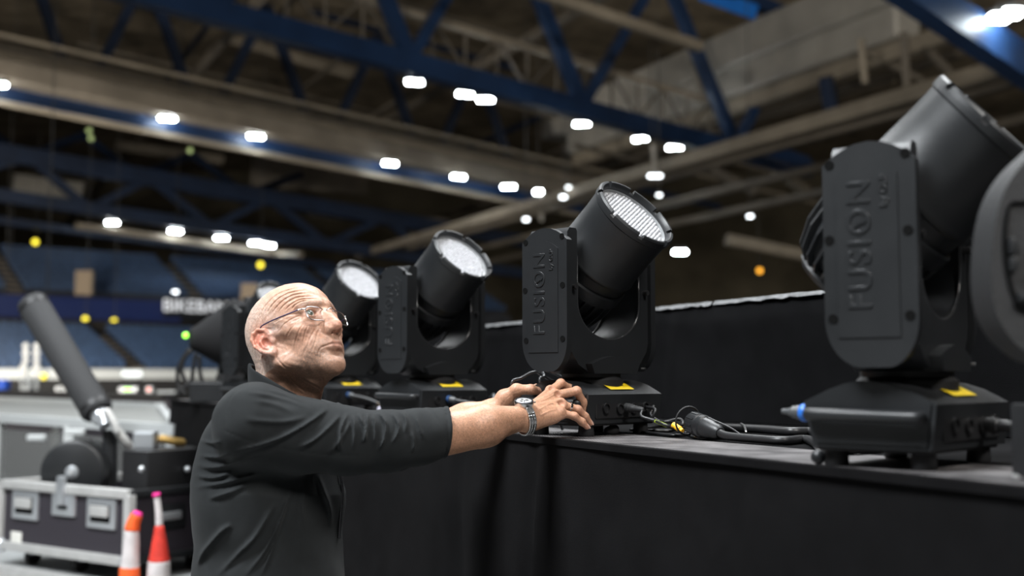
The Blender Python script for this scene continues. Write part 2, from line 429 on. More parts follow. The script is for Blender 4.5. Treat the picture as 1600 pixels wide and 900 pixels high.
for (x0, y0, x1, y1, Y, h_, m_, lab) in ((392, 268, 575, 282, 92, 2.4, 'brown_steel', 'long pale roof panel seen through the dark navy truss'), (20, 286, 130, 300, 95, 1.6, 'duct', 'dim pale panel behind the navy webs over the seating'),
        (180, 228, 350, 250, 96, 0.8, 'beige_steel', 'dim beige girder deep behind the navy truss'), (480, 330, 700, 352, 96, 1.0, 'beige_steel', 'dim beige girder below the pale roof panel'), (360, 60, 560, 118, 90, 0.9, 'beige_steel', 'beige girder in the dark gap above the brown catwalk')):
    beam_thing('roof_panel' if h_ > 1.2 else 'roof_girder', lab, 'panel' if h_ > 1.2 else 'beam', P(x0, y0, Y), P(x1, y1, Y * 1.02), 0.4, h_, M[m_])
# bright blue banner rigged in the roof
bm = bmesh.new(); bm_beam(bm, P(1095, -12, 57), P(1182, 20, 57.5), 0.15, 0.8)
M['banner_blue'] = mat('bright_blue_banner', (0.01, 0.22, 0.85), 0.5)
tag(bm_obj('roof_banner', bm, M['banner_blue']), 'bright blue banner rigged in front of the air ducts', 'banner')

# ---- floodlights: housing with glowing glass, one thing each
def flood(px, py, Y, w, label, group, twin=False, small=False):
    root = tag(empty('flood_lamp', P(px, py, Y)), label, 'floodlight', group)
    bm = bmesh.new(); bm_box(bm, (0, 0.05, w * 0.34), (w * 1.05, w * 0.8, w * 0.34)); bevel(bm, w * 0.05, 1)
    bm_obj('lamp_housing', bm, M['housing'], root)
    bm = bmesh.new(); bm_box(bm, (0, 0, w * 0.66), (w * 0.2, w * 0.2, w * 0.4)); bm_obj('bracket', bm, M['housing'], root)
    bm = bmesh.new(); bm_box(bm, (0, 0, 0), (w, w * 0.8, w * 0.38)); bevel(bm, w * 0.1, 2)
    bm_obj('lamp_glass', bm, M['flood_small' if small else 'flood'], root)
    if small or twin:
        bm = bmesh.new(); bm_cyl(bm, (0, 0, w * 0.5), (0, 0, H_ - root.location.z), 0.02, seg=6); bm_obj('suspension_cable', bm, M['housing'], root)
    return root
for x, y in ((641, 128), (654, 129), (720, 147), (733, 148), (752, 156), (765, 156), (903, 194), (916, 193), (995, 218), (1007, 216), (1048, 231), (1061, 230)):
    flood(x, y, 47 + (x - 640) * 0.030, 0.34, 'floodlight hanging under the bright blue truss chord', 'floodlights under the bright blue truss')
for x, y in ((4, 133), (255, 185), (268, 186), (394, 213), (406, 214), (604, 255), (615, 256), (711, 276), (722, 277), (789, 292), (800, 292)):
    flood(x, y, 60.6 + (x - 400) * 0.02, 0.36, 'floodlight in front of the blue chord under the brown catwalk', 'floodlights under the brown catwalk')
flood(841, 300, 62, 0.42, 'single floodlight at the end of the row under the brown catwalk', None, twin=True)
flood(282, 188, 61, 0.22, 'small dim lamp beside a floodlight on the catwalk chord', None, small=True)
for x, y in ((171, 348), (180, 348), (269, 361), (279, 362), (341, 372), (351, 372), (395, 380), (403, 380), (415, 383), (424, 384)):
    flood(x, y, 78 + (x - 300) * 0.02, 0.36, 'floodlight on the pale beige lamp rail above the seating', 'floodlights on the lamp rail')
flood(1561, 28, 30, 0.50, 'floodlight of the twin pair at the blue roof beam', 'twin floodlights at the blue beam'); flood(1580, 21, 30, 0.50, 'floodlight of the twin pair at the blue roof beam', 'twin floodlights at the blue beam')
flood(1058, 394, 66, 0.40, 'floodlight low on the dark far wall', 'floodlights low on the far wall'); flood(1067, 394, 66, 0.40, 'floodlight low on the dark far wall', 'floodlights low on the far wall')
for x, y, Y, w, l in ((1018, 275, 48, 0.26, 'left small lamp of the cluster under the grey drop pole'), (1029, 275, 48, 0.26, 'right small lamp of the cluster under the grey drop pole'), (1030, 305, 48, 0.18, 'dim lamp on the arm below the drop pole cluster'), (880, 308, 58, 0.30, 'small lamp beside the lit rail stub'), (888, 293, 58, 0.20, 'dim lamp above the lit rail stub'),
                   (822, 343, 55, 0.26, 'lone round lamp above the embossed light housing'), (1172, 338, 55, 0.24, 'small lamp on the white wall bracket'), (274, 456, 76, 0.30, 'white lamp on the upper seating front'), (16, 431, 76, 0.26, 'dim white lamp between the upper seats'), (8, 490, 70, 0.26, 'white lamp at the edge of the navy ribbon board')):
    flood(x, y, Y, w, l, None, small=True)
# yellow, amber and green bulkhead lamps
def bulkhead(px, py, Y, r, key, label, group=None):
    root = tag(empty('bulkhead_lamp', P(px, py, Y)), label, 'lamp', group)
    bm = bmesh.new(); bm_sphere(bm, (0, 0, 0), r, 16, 10, (1.0, 0.6, 1.0)); bm_obj('lamp_glass', bm, M[key], root, smooth=True)
    bm = bmesh.new(); bm_cyl(bm, (0, r * 0.4, 0), (0, r * 1.2, 0), r * 1.05, seg=16); bm_obj('lamp_housing', bm, M['housing'], root)
    bm = bmesh.new(); bm_cyl(bm, (0, r * 0.8, 0), (0, r * 0.8, H_ - root.location.z), 0.02, seg=6); bm_obj('suspension_cable', bm, M['housing'], root)
for x, y, Y, l in ((55, 378, 80, 'yellow lamp on the wall above the upper seating'), (407, 414, 78, "yellow lamp on the dark wall above the bald man's head"), (133, 499, 70, 'left yellow lamp of the pair below the navy ribbon board'), (178, 502, 70, 'right yellow lamp of the pair below the navy ribbon board'), (68, 588, 40, 'yellow lamp low beside the white lamp columns')):
    bulkhead(x, y, Y, Y * 0.0026, 'lamp_yellow', l)
bulkhead(1187, 423, 66, 0.16, 'lamp_amber', 'amber lamp on the dark wall at the right')
for x, y, l in ((139, 204, 'upper pale green lamp of the pair in the dark truss'), (142, 216, 'lower pale green lamp of the pair in the dark truss'), (297, 235, 'single pale green lamp in the dark truss'), (1411, 38, 'pale green lamp hanging near the blue roof beam')):
    M.setdefault('lamp_pale', mat('pale_green_lamp', (0.5, 0.6, 0.3), 0.4, emit=(0.5, 0.7, 0.25), estr=0.35)); bulkhead(x, y, 62, 0.14, 'lamp_pale', l)

# ---- seating bowl along the far left
DS = Vector((1.30, 1.0, 0)).normalized()
NS = Vector((DS.y * -1, DS.x, 0)) * -1
if NS.y < 0: NS = -NS                                         # away from the camera
M['tier'] = mat('tier_concrete', (0.040, 0.045, 0.058), 0.85, var=0.3, vscale=0.5)
M['seat'] = mat('navy_plastic_seat', (0.045, 0.085, 0.175), 0.55, var=0.3, vscale=3)
M['ribbon'] = mat('navy_ribbon_board', (0.012, 0.022, 0.085), 0.35, emit=(0.05, 0.09, 0.40), estr=0.06)
M['aisle'] = mat('aisle_steps', (0.15, 0.125, 0.10), 0.85)
M['board'] = mat('white_rink_board', (0.62, 0.66, 0.68), 0.4)
def tier(name, label, front, rows, run, rise, depth_y, length, first_z, seats=True):
    """a raked block of steps: front = point of its front edge nearest the camera ray"""
    root = tag(empty(name, (front.x, front.y, 0)), label, 'grandstand')
    bm = bmesh.new()
    s0, s1 = -length * 0.45, length * 0.55
    for r in range(rows):
        z = first_z + r * rise
        a = Vector((front.x, front.y, 0)) + NS * (r * run)
        bm_beam(bm, a + DS * s0 + NS * run / 2 + UPZ * (z - 0.6), a + DS * s1 + NS * run / 2 + UPZ * (z - 0.6), run, 1.2)
    o = bm_obj('tier_steps', bm, M['tier'], root); o.matrix_parent_inverse = Matrix.Translation(-Vector(root.location))
    bm = bmesh.new()
    for r in range(rows):
        z = first_z + r * rise
        a = Vector((front.x, front.y, z)) + NS * (r * run)
        s = s0
        k = 0
        while s < s1:
            if k % 22 < 20:
                c = a + DS * s
                Rm = Matrix((DS, NS, UPZ)).transposed()
                bm_box(bm, c + NS * 0.30 + UPZ * 0.42, (0.44, 0.40, 0.06), Rm)
                bm_box(bm, c + NS * 0.52 + UPZ * 0.66, (0.44, 0.06, 0.48), Rm)
            s += 0.54; k += 1
    st = bm_obj('seat_rows', bm, M['seat'], root); st['kind'] = 'stuff'; st.matrix_parent_inverse = Matrix.Translation(-Vector(root.location))
    for q in range(int(length / (0.54 * 22)) + 1):
        s = s0 + (q * 22 + 20.5) * 0.54
        if s > s1: break
        bm = bmesh.new()
        for r in range(rows):
            z = first_z + r * rise
            a = Vector((front.x, front.y, z)) + NS * (r * run) + DS * s
            bm_box(bm, a + NS * run * 0.5 + UPZ * 0.08, (1.05, run, 0.18), Matrix((DS, NS, UPZ)).transposed())
        o = bm_obj('aisle_stair', bm, M['aisle'], root); o.matrix_parent_inverse = Matrix.Translation(-Vector(root.location))
    return root
fl = P(150, 578, 60)
tier('seating_tier', 'lower grandstand of navy blue seats behind the rink board', fl, 9, 0.85, 0.27, 0, 46, 1.7)
up = P(150, 470, 74)
tier('seating_tier', 'upper grandstand in dim light above the navy ribbon board', up, 8, 0.9, 0.42, 0, 62, up.z + 0.2)
# ribbon board, wall behind the lower seats, soffit
def strip(name, label, cat, a, z0, z1, s0, s1, material, th=0.3, kind=None):
    bm = bmesh.new(); bm_beam(bm, Vector((a.x, a.y, (z0 + z1) / 2)) + DS * s0, Vector((a.x, a.y, (z0 + z1) / 2)) + DS * s1, th, z1 - z0)
    return tag(bm_obj(name, bm, material), label, cat, kind=kind)
rb = P(150, 480, 72)
strip('ribbon_board', 'navy blue ribbon board along the front of the upper seats', 'display board', rb, P(150, 500, 72).z, P(150, 466, 72).z, -30, 5.5, M['ribbon'])
strip('ribbon_board', 'plain dark ribbon board continuing the navy one behind the tapered spotlight', 'display board', rb, P(150, 500, 72).z, P(150, 466, 72).z, 5.5, 24, mat('black_ribbon_board', (0.01, 0.011, 0.014), 0.4))
wl = Vector((fl.x, fl.y, 0)) + NS * 9.0
strip('wall_stand', None, None, wl, 0, P(150, 505, 72).z, -40, 40, mat('dark_vomitory_wall', (0.020, 0.018, 0.016), 0.9), 0.3, 'structure')
rkb = strip('rink_board', 'pale topped rink board along the foot of the lower seats', 'board', Vector((fl.x, fl.y, 0)) - NS * 1.2, 1.50, 2.02, -20, 30, M['board'], 0.2)
bm = bmesh.new(); _a = Vector((fl.x, fl.y, 0.75)) - NS * 1.15; bm_beam(bm, _a - DS * 20, _a + DS * 30, 0.14, 1.5); bm_obj('dark_kick_panel', bm, mat('dark_kick_panel', (0.02, 0.02, 0.022), 0.7), rkb)
for i, x in enumerate((132, 390)):
    bm = bmesh.new(); bm_box(bm, P(x, 442 if x < 200 else 462, 70), (1.0, 0.4, 1.5)); tag(bm_obj('tan_panel', bm, mat('tan_panel', (0.42, 0.33, 0.24), 0.7)), ('tan panel between the upper seats over the tube' if x < 200 else "tan panel just left of the bald man's head"), 'panel')
# white lettering on the dark ribbon board, too blurred to spell out further
me = text_mesh('BIKEBANK', 1.05, 0.03)
tq = P(313, 481, 69)
sa = P(313, 480, 69.65)
strip('ribbon_board', 'short black sign board behind the blurred white lettering', 'display board', sa, P(313, 497, 69.4).z, P(313, 463, 69.4).z, (dir_point(sa, DS, 256) - sa).dot(DS), (dir_point(sa, DS, 420) - sa).dot(DS), mat('black_sign_board', (0.01, 0.011, 0.014), 0.4), 0.3)
tq = P(313, 480, 69.65) - NS * 0.17
Rm = Matrix((DS, UPZ, -NS)).transposed().to_4x4()
txt = mesh_obj('ribbon_lettering', me, mat('white_lettering', (0.9, 0.92, 0.95), 0.4, emit=(0.85, 0.9, 1.0), estr=0.55)); txt.matrix_world = Matrix.Translation(tq) @ Rm
tag(txt, 'blurred white block lettering on the dark ribbon board', 'sign')
# ================================================================ stage frame
SA = math.radians(25.5)
U = Vector((-math.sin(SA), math.cos(SA), 0))      # along the stage, away from the camera
V = Vector((math.cos(SA), math.sin(SA), 0))       # from the front edge into the stage
ST = EYE - 0.128                                  # deck height
V0, V1 = 1.115, 2.02                               # front edge, face of the back riser
U0, U1 = -2.2, 7.14
def uv(u, v, z=0.0):
    return U * u + V * v + Vector((0, 0, z))
def u_of_px(px, v=V0):
    a = (px - 800) / FPX
    D = v / (V.x * a + V.y)
    return D * (U.x * a + U.y)

def cloth_mat(name, col, wr=0.6):
    m = mat(name, col, 0.92, var=0.22, vscale=9, bump=0.55, bscale=700, bdist=0.0012, spec=0.06)
    return m
M['cloth'] = cloth_mat('black_molton_cloth', (0.0062, 0.0060, 0.0064))
M['cloth_riser'] = cloth_mat('black_riser_cloth', (0.0055, 0.0055, 0.006))

def deck_material():
    m = bpy.data.materials.new('ribbed_deck_carpet'); m.use_nodes = True
    nt = m.node_tree; b = nt.nodes['Principled BSDF']
    tc = nt.nodes.new('ShaderNodeTexCoord')
    wv = nt.nodes.new('ShaderNodeTexWave'); wv.inputs['Scale'].default_value = 55; wv.inputs['Distortion'].default_value = 1.5
    wv.inputs['Detail'].default_value = 2
    nz = nt.nodes.new('ShaderNodeTexNoise'); nz.inputs['Scale'].default_value = 14; nz.inputs['Detail'].default_value = 8
    nt.links.new(tc.outputs['Object'], wv.inputs['Vector']); nt.links.new(tc.outputs['Object'], nz.inputs['Vector'])
    cr = nt.nodes.new('ShaderNodeValToRGB')
    cr.color_ramp.elements[0].position = 0.35; cr.color_ramp.elements[0].color = (0.055, 0.05, 0.051, 1)
    cr.color_ramp.elements[1].position = 0.68; cr.color_ramp.elements[1].color = (0.20, 0.188, 0.188, 1)
    nt.links.new(nz.outputs['Fac'], cr.inputs['Fac'])
    mx = nt.nodes.new('ShaderNodeMix'); mx.data_type = 'RGBA'; mx.blend_type = 'MULTIPLY'
    mx.inputs['Factor'].default_value = 0.35
    nt.links.new(cr.outputs['Color'], mx.inputs['A']); nt.links.new(wv.outputs['Color'], mx.inputs['B'])
    nt.links.new(mx.outputs['Result'], b.inputs['Base Color'])
    b.inputs['Roughness'].default_value = 0.55
    bp = nt.nodes.new('ShaderNodeBump'); bp.inputs['Strength'].default_value = 0.5; bp.inputs['Distance'].default_value = 0.002
    nt.links.new(wv.outputs['Fac'], bp.inputs['Height']); nt.links.new(bp.outputs['Normal'], b.inputs['Normal'])
    return m
M['deck'] = deck_material()

stage = tag(empty('stage_platform', uv(0, V0)), 'chest-high stage platform with a grey ribbed deck and black cloth front', 'stage')
def child_mesh(name, verts, faces, material, parent, smooth=True):
    me = bpy.data.meshes.new(name); me.from_pydata([tuple(v) for v in verts], [], faces); me.update()
    o = mesh_obj(name, me, material, parent, smooth)
    o.matrix_parent_inverse = Matrix.Translation(-Vector(parent.location))
    return o
def slab(name, u0, u1, v0, v1, z0, z1, material, parent, bev=0.006):
    bm = bmesh.new()
    q = [uv(u0, v0), uv(u1, v0), uv(u1, v1), uv(u0, v1)]
    bm_prism(bm, [(p.x, p.y) for p in q], 'z', z0, z1)
    bevel(bm, bev, 2)
    o = bm_obj(name, bm, material, parent)
    o.matrix_parent_inverse = Matrix.Translation(-Vector(parent.location))
    return o
slab('deck', U0, U1, V0 + 0.004, 1.372, ST - 0.03, ST, M['deck'], stage)
slab('deck_shade_rear', U0, U1, 1.372, V1 + 1.4, ST - 0.03, ST, M['cloth_riser'], stage)  # rear deck made black, shadow and dark clutter put into its colour

# front drape, real folds
folds = [(u_of_px(690), 0.10, 0.010), (u_of_px(725), 0.035, -0.013), (u_of_px(760), 0.05, 0.012), (u_of_px(838), 0.022, -0.016), (u_of_px(856), 0.018, 0.010),
         (u_of_px(905), 0.09, 0.008), (u_of_px(610), 0.10, -0.008), (u_of_px(1010), 0.13, -0.006), (u_of_px(1180), 0.10, 0.006), (u_of_px(1400), 0.12, -0.006)]
def drape(name, u0, u1, v, z0, z1, parent, material, nu, nz, amp, seed, fl=()):
    rng = np.random.RandomState(seed)
    us = np.linspace(u0, u1, nu); zs = np.linspace(z0, z1, nz)
    ph = rng.rand(8) * 6.28; fr = np.array([1.1, 1.9, 3.1, 4.7, 7.3, 9.1, 2.3, 5.3])
    verts = []
    for z in zs:
        t = (z1 - z) / (z1 - z0)                      # 0 at the top
        d = np.zeros(nu)
        for k in range(8):
            d += amp / (1 + 0.5 * k) * np.sin(us * fr[k] + ph[k] + t * (0.8 + 0.35 * k)) * (0.25 + 0.9 * t)
        d += 0.35 * amp * np.sin(z * 17 + us * 2.2) * np.sin(us * 3.7 + ph[1]) * (0.3 + 0.7 * np.exp(-((t - 0.25) / 0.3) ** 2))
        for fu, w, a in fl:
            d += a * np.exp(-((us - fu - 0.05 * t) / (w * (1 + 0.7 * t))) ** 2) * min(1, 0.25 + t * 4)
        for u, dd in zip(us, d):
            verts.append(uv(u, v - max(dd, -0.02) * 1.0 - 0.012 * min(1.0, t * 8), z))
    F = []
    for j in range(nz - 1):
        for i in range(nu - 1):
            a = j * nu + i
            F.append((a, a + 1, a + nu + 1, a + nu))
    return child_mesh(name, verts, F, material, parent)
drape('front_drape', U0, U1, V0 - 0.004, 0.01, ST - 0.004, stage, M['cloth'], 520, 50, 0.008, 3, folds)
slab('edge_hem', U0, U1, V0 - 0.012, V0 + 0.012, ST - 0.010, ST + 0.0025, M['cloth'], stage, 0.003)
# side drape at the far end
bm = bmesh.new()
a, b = uv(U1, V0 - 0.01, 0.01), uv(U1, V1 + 1.4, ST)
q = [uv(U1 + 0.01 * math.sin(k * 1.7), V0 + k * 0.115, 0.01) for k in range(21)]
for k in range(20):
    p, r = q[k], q[k + 1]
    bm.faces.new([bm.verts.new(x) for x in (p, r, r + Vector((0, 0, ST - 0.02)), p + Vector((0, 0, ST - 0.02)))])
bmesh.ops.remove_doubles(bm, verts=bm.verts, dist=1e-4)
o = bm_obj('end_drape', bm, M['cloth'], stage, smooth=True); o.matrix_parent_inverse = Matrix.Translation(-Vector(stage.location))

# back riser
RZ = EYE + 0.226
riser = tag(empty('stage_riser', uv(0, V1, ST)), 'black cloth covered riser step standing on the stage behind the moving lights', 'stage riser')
slab('top', U0, U1 - 0.7, V1 + 0.006, V1 + 1.35, RZ - 0.04, RZ, M['cloth_riser'], riser)
drape('face_drape', U0, U1 - 0.7, V1 - 0.004, ST + 0.002, RZ - 0.003, riser, M['cloth_riser'], 420, 24, 0.010, 11, [(u_of_px(1020, V1), 0.03, 0.015), (u_of_px(1045, V1), 0.03, -0.012), (u_of_px(1150, V1), 0.2, 0.012), (u_of_px(790, V1), 0.1, -0.012)])
# silver gaffer tape along the riser edge, in torn lengths
random.seed(5)
us = U0
while us < U1 - 0.8:
    L = random.uniform(0.12, 0.42)
    bm = bmesh.new()
    n = 9
    for j in range(n):
        u = us + L * j / (n - 1)
        a = bm.verts.new(uv(u, V1 - 0.012 - random.uniform(0, 0.003), RZ - random.uniform(0.004, 0.010)))
        b = bm.verts.new(uv(u, V1 - 0.005, RZ + 0.004 + random.uniform(0, 0.002)))
        c = bm.verts.new(uv(u, V1 + random.uniform(0.004, 0.014), RZ + 0.004 + random.uniform(0, 0.002)))
        if j:
            bm.faces.new((pa, a, b, pb)); bm.faces.new((pb, b, c, pc))
        pa, pb, pc = a, b, c
    M.setdefault('silver_tape', mat('silver_tape', (0.15, 0.155, 0.16), 0.4, metal=0.4, var=0.5, vscale=30, bump=0.6, bscale=120))
    o = bm_obj('tape_strip', bm, M['silver_tape'], riser, smooth=True); o.matrix_parent_inverse = Matrix.Translation(-Vector(riser.location))
    us += L + random.uniform(-0.01, 0.03)
# ================================================================ moving-head lights
TILT = math.radians(41)
HC = Vector((0, 0, 0.385))
def arc_pts(cx, cz, rx, rz, a0, a1, n):
    return [(cx + rx * math.cos(math.radians(a0 + (a1 - a0) * i / n)), cz + rz * math.sin(math.radians(a0 + (a1 - a0) * i / n))) for i in range(n + 1)]

def plate_outline(s=1.0, dz=0.0):
    w = 0.066 * s
    pts = arc_pts(0.018, 0.212, w - 0.018, 0.070, -80, -4, 8)                 # rounded foot
    pts += [(x * w, 0.433 + 0.030 * (1 - x * x)) for x in (1.0, 0.9, 0.75, 0.55, 0.3, 0.0, -0.3, -0.55, -0.75, -0.9, -1.0)]
    pts += arc_pts(-0.010, 0.212, w - 0.010, 0.070, 184, 262, 8)
    return pts

def build_fusion():
    root = empty('moving_head_light')
    # ---- base
    arch = [(-0.086, 0.028), (0.092, 0.028), (0.100, 0.092), (0.085, 0.100), (0.062, 0.1115), (0.035, 0.1200), (0.010, 0.1240), (-0.015, 0.1240), (-0.035, 0.1205), (-0.060, 0.1120), (-0.100, 0.0940)]
    bm = bmesh.new(); bm_prism(bm, arch, 'y', -0.132, 0.138); bevel(bm, 0.0022, 2, 25)
    base = bm_obj('base', bm, M['plastic'], root, auto=35)
    for sgn in (-1, 1):
        cap = [(x * 0.93, 0.036 + (z - 0.030) * 0.92) for x, z in arch]
        bm = bmesh.new(); bm_prism(bm, cap, 'y', sgn * (0.131 if sgn < 0 else 0.137), sgn * (0.1345 if sgn < 0 else 0.1405)); bevel(bm, 0.0012, 1, 25)
        bm_obj('end_cap', bm, M['plastic'], base, auto=35)
        y0, y1 = sgn * 0.130, sgn * 0.150
        tube_obj('carry_handle', [(-0.084, y0, 0.076), (-0.084, sgn * 0.142, 0.076), (-0.077, y1, 0.076), (0, y1, 0.075), (0.072, y1, 0.074), (0.079, sgn * 0.142, 0.074), (0.079, y0, 0.074)], 0.0090, M['plastic'], base, seg=14, n=6)
    bm = bmesh.new(); bm_box(bm, (0.001, 0, 0.0275), (0.172, 0.246, 0.009)); bevel(bm, 0.002, 1)
    bm_obj('bottom_plate', bm, M['plastic_dark'], root)
    for sx in (-1, 1):
        for sy in (-1, 1):
            bm = bmesh.new(); bm_lathe(bm, [(0, 0.0), (0.016, 0.0), (0.018, 0.003), (0.0165, 0.024), (0, 0.024)], 18, Matrix.Translation((sx * 0.066, sy * 0.100, 0)))
            bm_obj('foot', bm, M['rubber'], root, auto=40)
    # connector panel on the +x side
    bm = bmesh.new(); bm_box(bm, (0.0945, 0, 0.062), (0.006, 0.205, 0.046)); bevel(bm, 0.0015, 1)
    pan = bm_obj('connector_panel', bm, M['plastic_dark'], base)
    for y, z in ((-0.070, 0.062), (-0.020, 0.060), (0.030, 0.060), (0.075, 0.062)):
        bm = bmesh.new(); bm_lathe(bm, [(0.0, 0.0), (0.012, 0.0), (0.012, 0.006), (0.009, 0.006), (0.0085, 0.002), (0, 0.002)], 18, Matrix.Translation((0.097, y, z)) @ Matrix.Rotation(math.pi / 2, 4, 'Y'))
        bm_obj('socket', bm, M['plastic_dark'], base, auto=40)
    # trim line and yellow warning label on the sloping top
    def top_z(x): return float(np.interp(x, [0.010, 0.035, 0.062, 0.085, 0.100], [0.1240, 0.1200, 0.1115, 0.100, 0.092]))
    bm = bmesh.new()
    rows = []
    for i in range(6):
        x = (0.048, 0.055, 0.062, 0.070, 0.078, 0.085)[i]
        rows.append([bm.verts.new((x, y, top_z(x) + 0.0030)) for y in (-0.035, 0.052)])
    for r0, r1 in zip(rows[:-1], rows[1:]): bm.faces.new((r0[0], r1[0], r1[1], r0[1]))
    stick = bm_obj('warning_label', bm, M['yellow'], base, smooth=True); stick['label'] = 'yellow warning sticker with black print'
    random.seed(3)
    for x, y0, y1 in ((0.060, -0.018, 0.012), (0.069, -0.010, 0.002), (0.069, 0.006, 0.030)):
        bm = bmesh.new()
        bm_box(bm, (x, (y0 + y1) / 2, top_z(x) + 0.0034), (0.0035, y1 - y0, 0.0006), Matrix.Rotation(0.28, 3, 'Y'))
        bm_obj('print', bm, M['ink'], base)
    # ---- pan bearing
    bm = bmesh.new(); bm_lathe(bm, [(0.0, 0.10), (0.074, 0.10), (0.074, 0.124), (0.068, 0.130), (0.068, 0.146), (0, 0.146)], 40)
    bm_obj('pan_bearing', bm, M['plastic_dark'], root, auto=40)
    # ---- yoke (U in the y-z plane)
    W_, I_ = 0.150, 0.116
    outer = [(-0.070, 0.138), (0.070, 0.138), (0.112, 0.158), (0.140, 0.190), (W_, 0.225), (W_, 0.452), (0.142, 0.462), (I_ + 0.004, 0.462), (I_, 0.455), (I_, 0.300)]
    inner = [(I_ * math.cos(math.radians(a)), 0.300 + 0.086 * math.sin(math.radians(a))) for a in range(-10, -171, -10)]
    left = [(-I_, 0.300), (-I_, 0.455), (-I_ - 0.004, 0.462), (-0.142, 0.462), (-W_, 0.452), (-W_, 0.225), (-0.140, 0.190), (-0.112, 0.158)]
    bm = bmesh.new(); bm_prism(bm, outer + inner + left, 'x', -0.056, 0.056)
    bevel(bm, 0.006, 3, 40)
    yoke = bm_obj('yoke', bm, M['plastic'], root, auto=40)
    for sx in (-1, 1):                                                 # added glossy bead inside the U, there to give the edge highlight
        bead = [(sx * 0.0535, I_ * math.cos(math.radians(a)) * 0.985, 0.300 + 0.086 * math.sin(math.radians(a)) * 0.985) for a in range(0, -181, -6)]
        bm = bmesh.new(); bm_tube(bm, [(sx * 0.0535, I_ * 0.985, 0.40)] + bead + [(sx * 0.0535, -I_ * 0.985, 0.40)], 0.0026, 8)
        bm_obj('yoke_glint_bead', bm, M['gloss_plastic'], yoke, smooth=True)
    bm = bmesh.new()
    lip = [(-0.078, 0.1385), (0.078, 0.1385), (0.088, 0.160)] + [(0.088 - 0.176 * i / 12, 0.160 + 0.018 * math.sin(math.pi * i / 12)) for i in range(1, 12)] + [(-0.088, 0.160)]
    bm_prism(bm, lip, 'x', 0.046, 0.074); bevel(bm, 0.004, 2, 30)
    bm_obj('yoke_lip', bm, M['plastic'], yoke, auto=40)
    # ---- outer covers with embossed name
    for sgn in (-1, 1):
        bm = bmesh.new(); bm_prism(bm, plate_outline(1.0), 'y', sgn * 0.146, sgn * 0.164)
        bevel(bm, 0.0045, 3, 25)
        cov = bm_obj('arm_cover', bm, M['plastic'], root, auto=35)
        bm = bmesh.new()
        pan2 = [(-0.046, 0.185), (0.041, 0.185)] + [(-0.0025 + 0.0435 * x, 0.415 + 0.018 * (1 - x * x)) for x in (1.0, 0.8, 0.5, 0.2, -0.2, -0.5, -0.8, -1.0)]
        bm_prism(bm, pan2, 'y', sgn * 0.163, sgn * 0.1655); bevel(bm, 0.001, 1, 25)
        bm_obj('raised_panel', bm, M['plastic'], cov, auto=35)
        for x, z in ((-0.055, 0.434), (0.053, 0.440), (-0.057, 0.325), (0.054, 0.332), (-0.054, 0.212), (0.054, 0.214)):
            bm = bmesh.new()
            bm_lathe(bm, [(0.0, 0.0005), (0.0058, 0.0005), (0.0064, 0.0010), (0.0072, 0.0004)], 16, Matrix.Translation((x, sgn * 0.1642, z)) @ Matrix.Rotation(sgn * -math.pi / 2, 4, 'X'))
            bm_obj('screw_hole', bm, M['hole'], cov)
        R = Matrix(((0, -1, 0), (0, 0, -1), (1, 0, 0))).to_4x4()         # text x -> +z, text y -> -x, normal -> -y
        if sgn > 0: R = Matrix.Rotation(math.pi, 4, 'Z') @ R
        for body, size, x, z, sp, nm in (('FUSION', 0.0475, -0.012, 0.316, 1.17, 'embossed_name'), ('by GLP', 0.0150, 0.022, 0.390, 1.05, 'embossed_maker')):
            me = text_mesh(body, size, 0.0003, 0.0006, sp)
            me.transform(Matrix.Translation((x * (1 if sgn < 0 else -1), sgn * 0.1662, z)) @ R)
            mesh_obj(nm, me, M['plastic_text'], cov)
        bm = bmesh.new()
        zo = 0.3475
        for (x0, z0), (x1, z1) in ((((-0.024), zo - 0.010), (-0.013, zo + 0.001)), ((-0.015, zo - 0.004), (-0.006, zo + 0.004)), ((-0.008, zo - 0.002), (0.001, zo + 0.009))):
            bm_beam(bm, (x0 * -sgn * 1.0, sgn * 0.1665, z0), (x1 * -sgn * 1.0, sgn * 0.1665, z1), 0.003, 0.0016, (0, 1, 0))
        bm_obj('embossed_bolt', bm, M['plastic_text'], cov)
    # ---- head: built along +z, then tilted
    T = Matrix.Translation(HC) @ Matrix.Rotation(math.pi / 2 - TILT, 4, 'Y')
    bm = bmesh.new()
    bm_lathe(bm, [(0.0, -0.150), (0.045, -0.148), (0.070, -0.130), (0.084, -0.100), (0.093, -0.060), (0.096, -0.030), (0.096, 0.018),
                  (0.0970, 0.022), (0.1005, 0.024), (0.1020, 0.028), (0.1010, 0.034), (0.0990, 0.037), (0.0985, 0.120), (0.1000, 0.160), (0.1030, 0.163), (0.1035, 0.171),
                  (0.098, 0.174), (0.091, 0.172), (0.089, 0.160), (0.0, 0.158)], 72, T)
    head = bm_obj('head', bm, M['plastic'], root, auto=35)
    for k in range(22):                                                # cooling fins round the back
        bm = bmesh.new()
        prof = [(0.050, -0.158), (0.076, -0.140), (0.094, -0.104), (0.1015, -0.060), (0.1020, -0.030), (0.090, -0.030), (0.090, -0.062), (0.078, -0.098), (0.064, -0.124), (0.046, -0.140)]
        Rk = T @ Matrix.Rotation(2 * math.pi * k / 22, 4, 'Z')
        A = [bm.verts.new(Rk @ Vector((r, -0.0022, z))) for r, z in prof]; B = [bm.verts.new(Rk @ Vector((r, 0.0022, z))) for r, z in prof]
        n = len(prof)
        bm.faces.new(A); bm.faces.new(B[::-1])
        for i in range(n): bm.faces.new((A[i], B[i], B[(i + 1) % n], A[(i + 1) % n]))
        bm_obj('cooling_fin', bm, M['plastic'], head)
    bm = bmesh.new(); bm_lathe(bm, [(0.0985, -0.034), (0.1030, -0.032), (0.1030, -0.006), (0.100, -0.002), (0.090, -0.002)], 64, T)
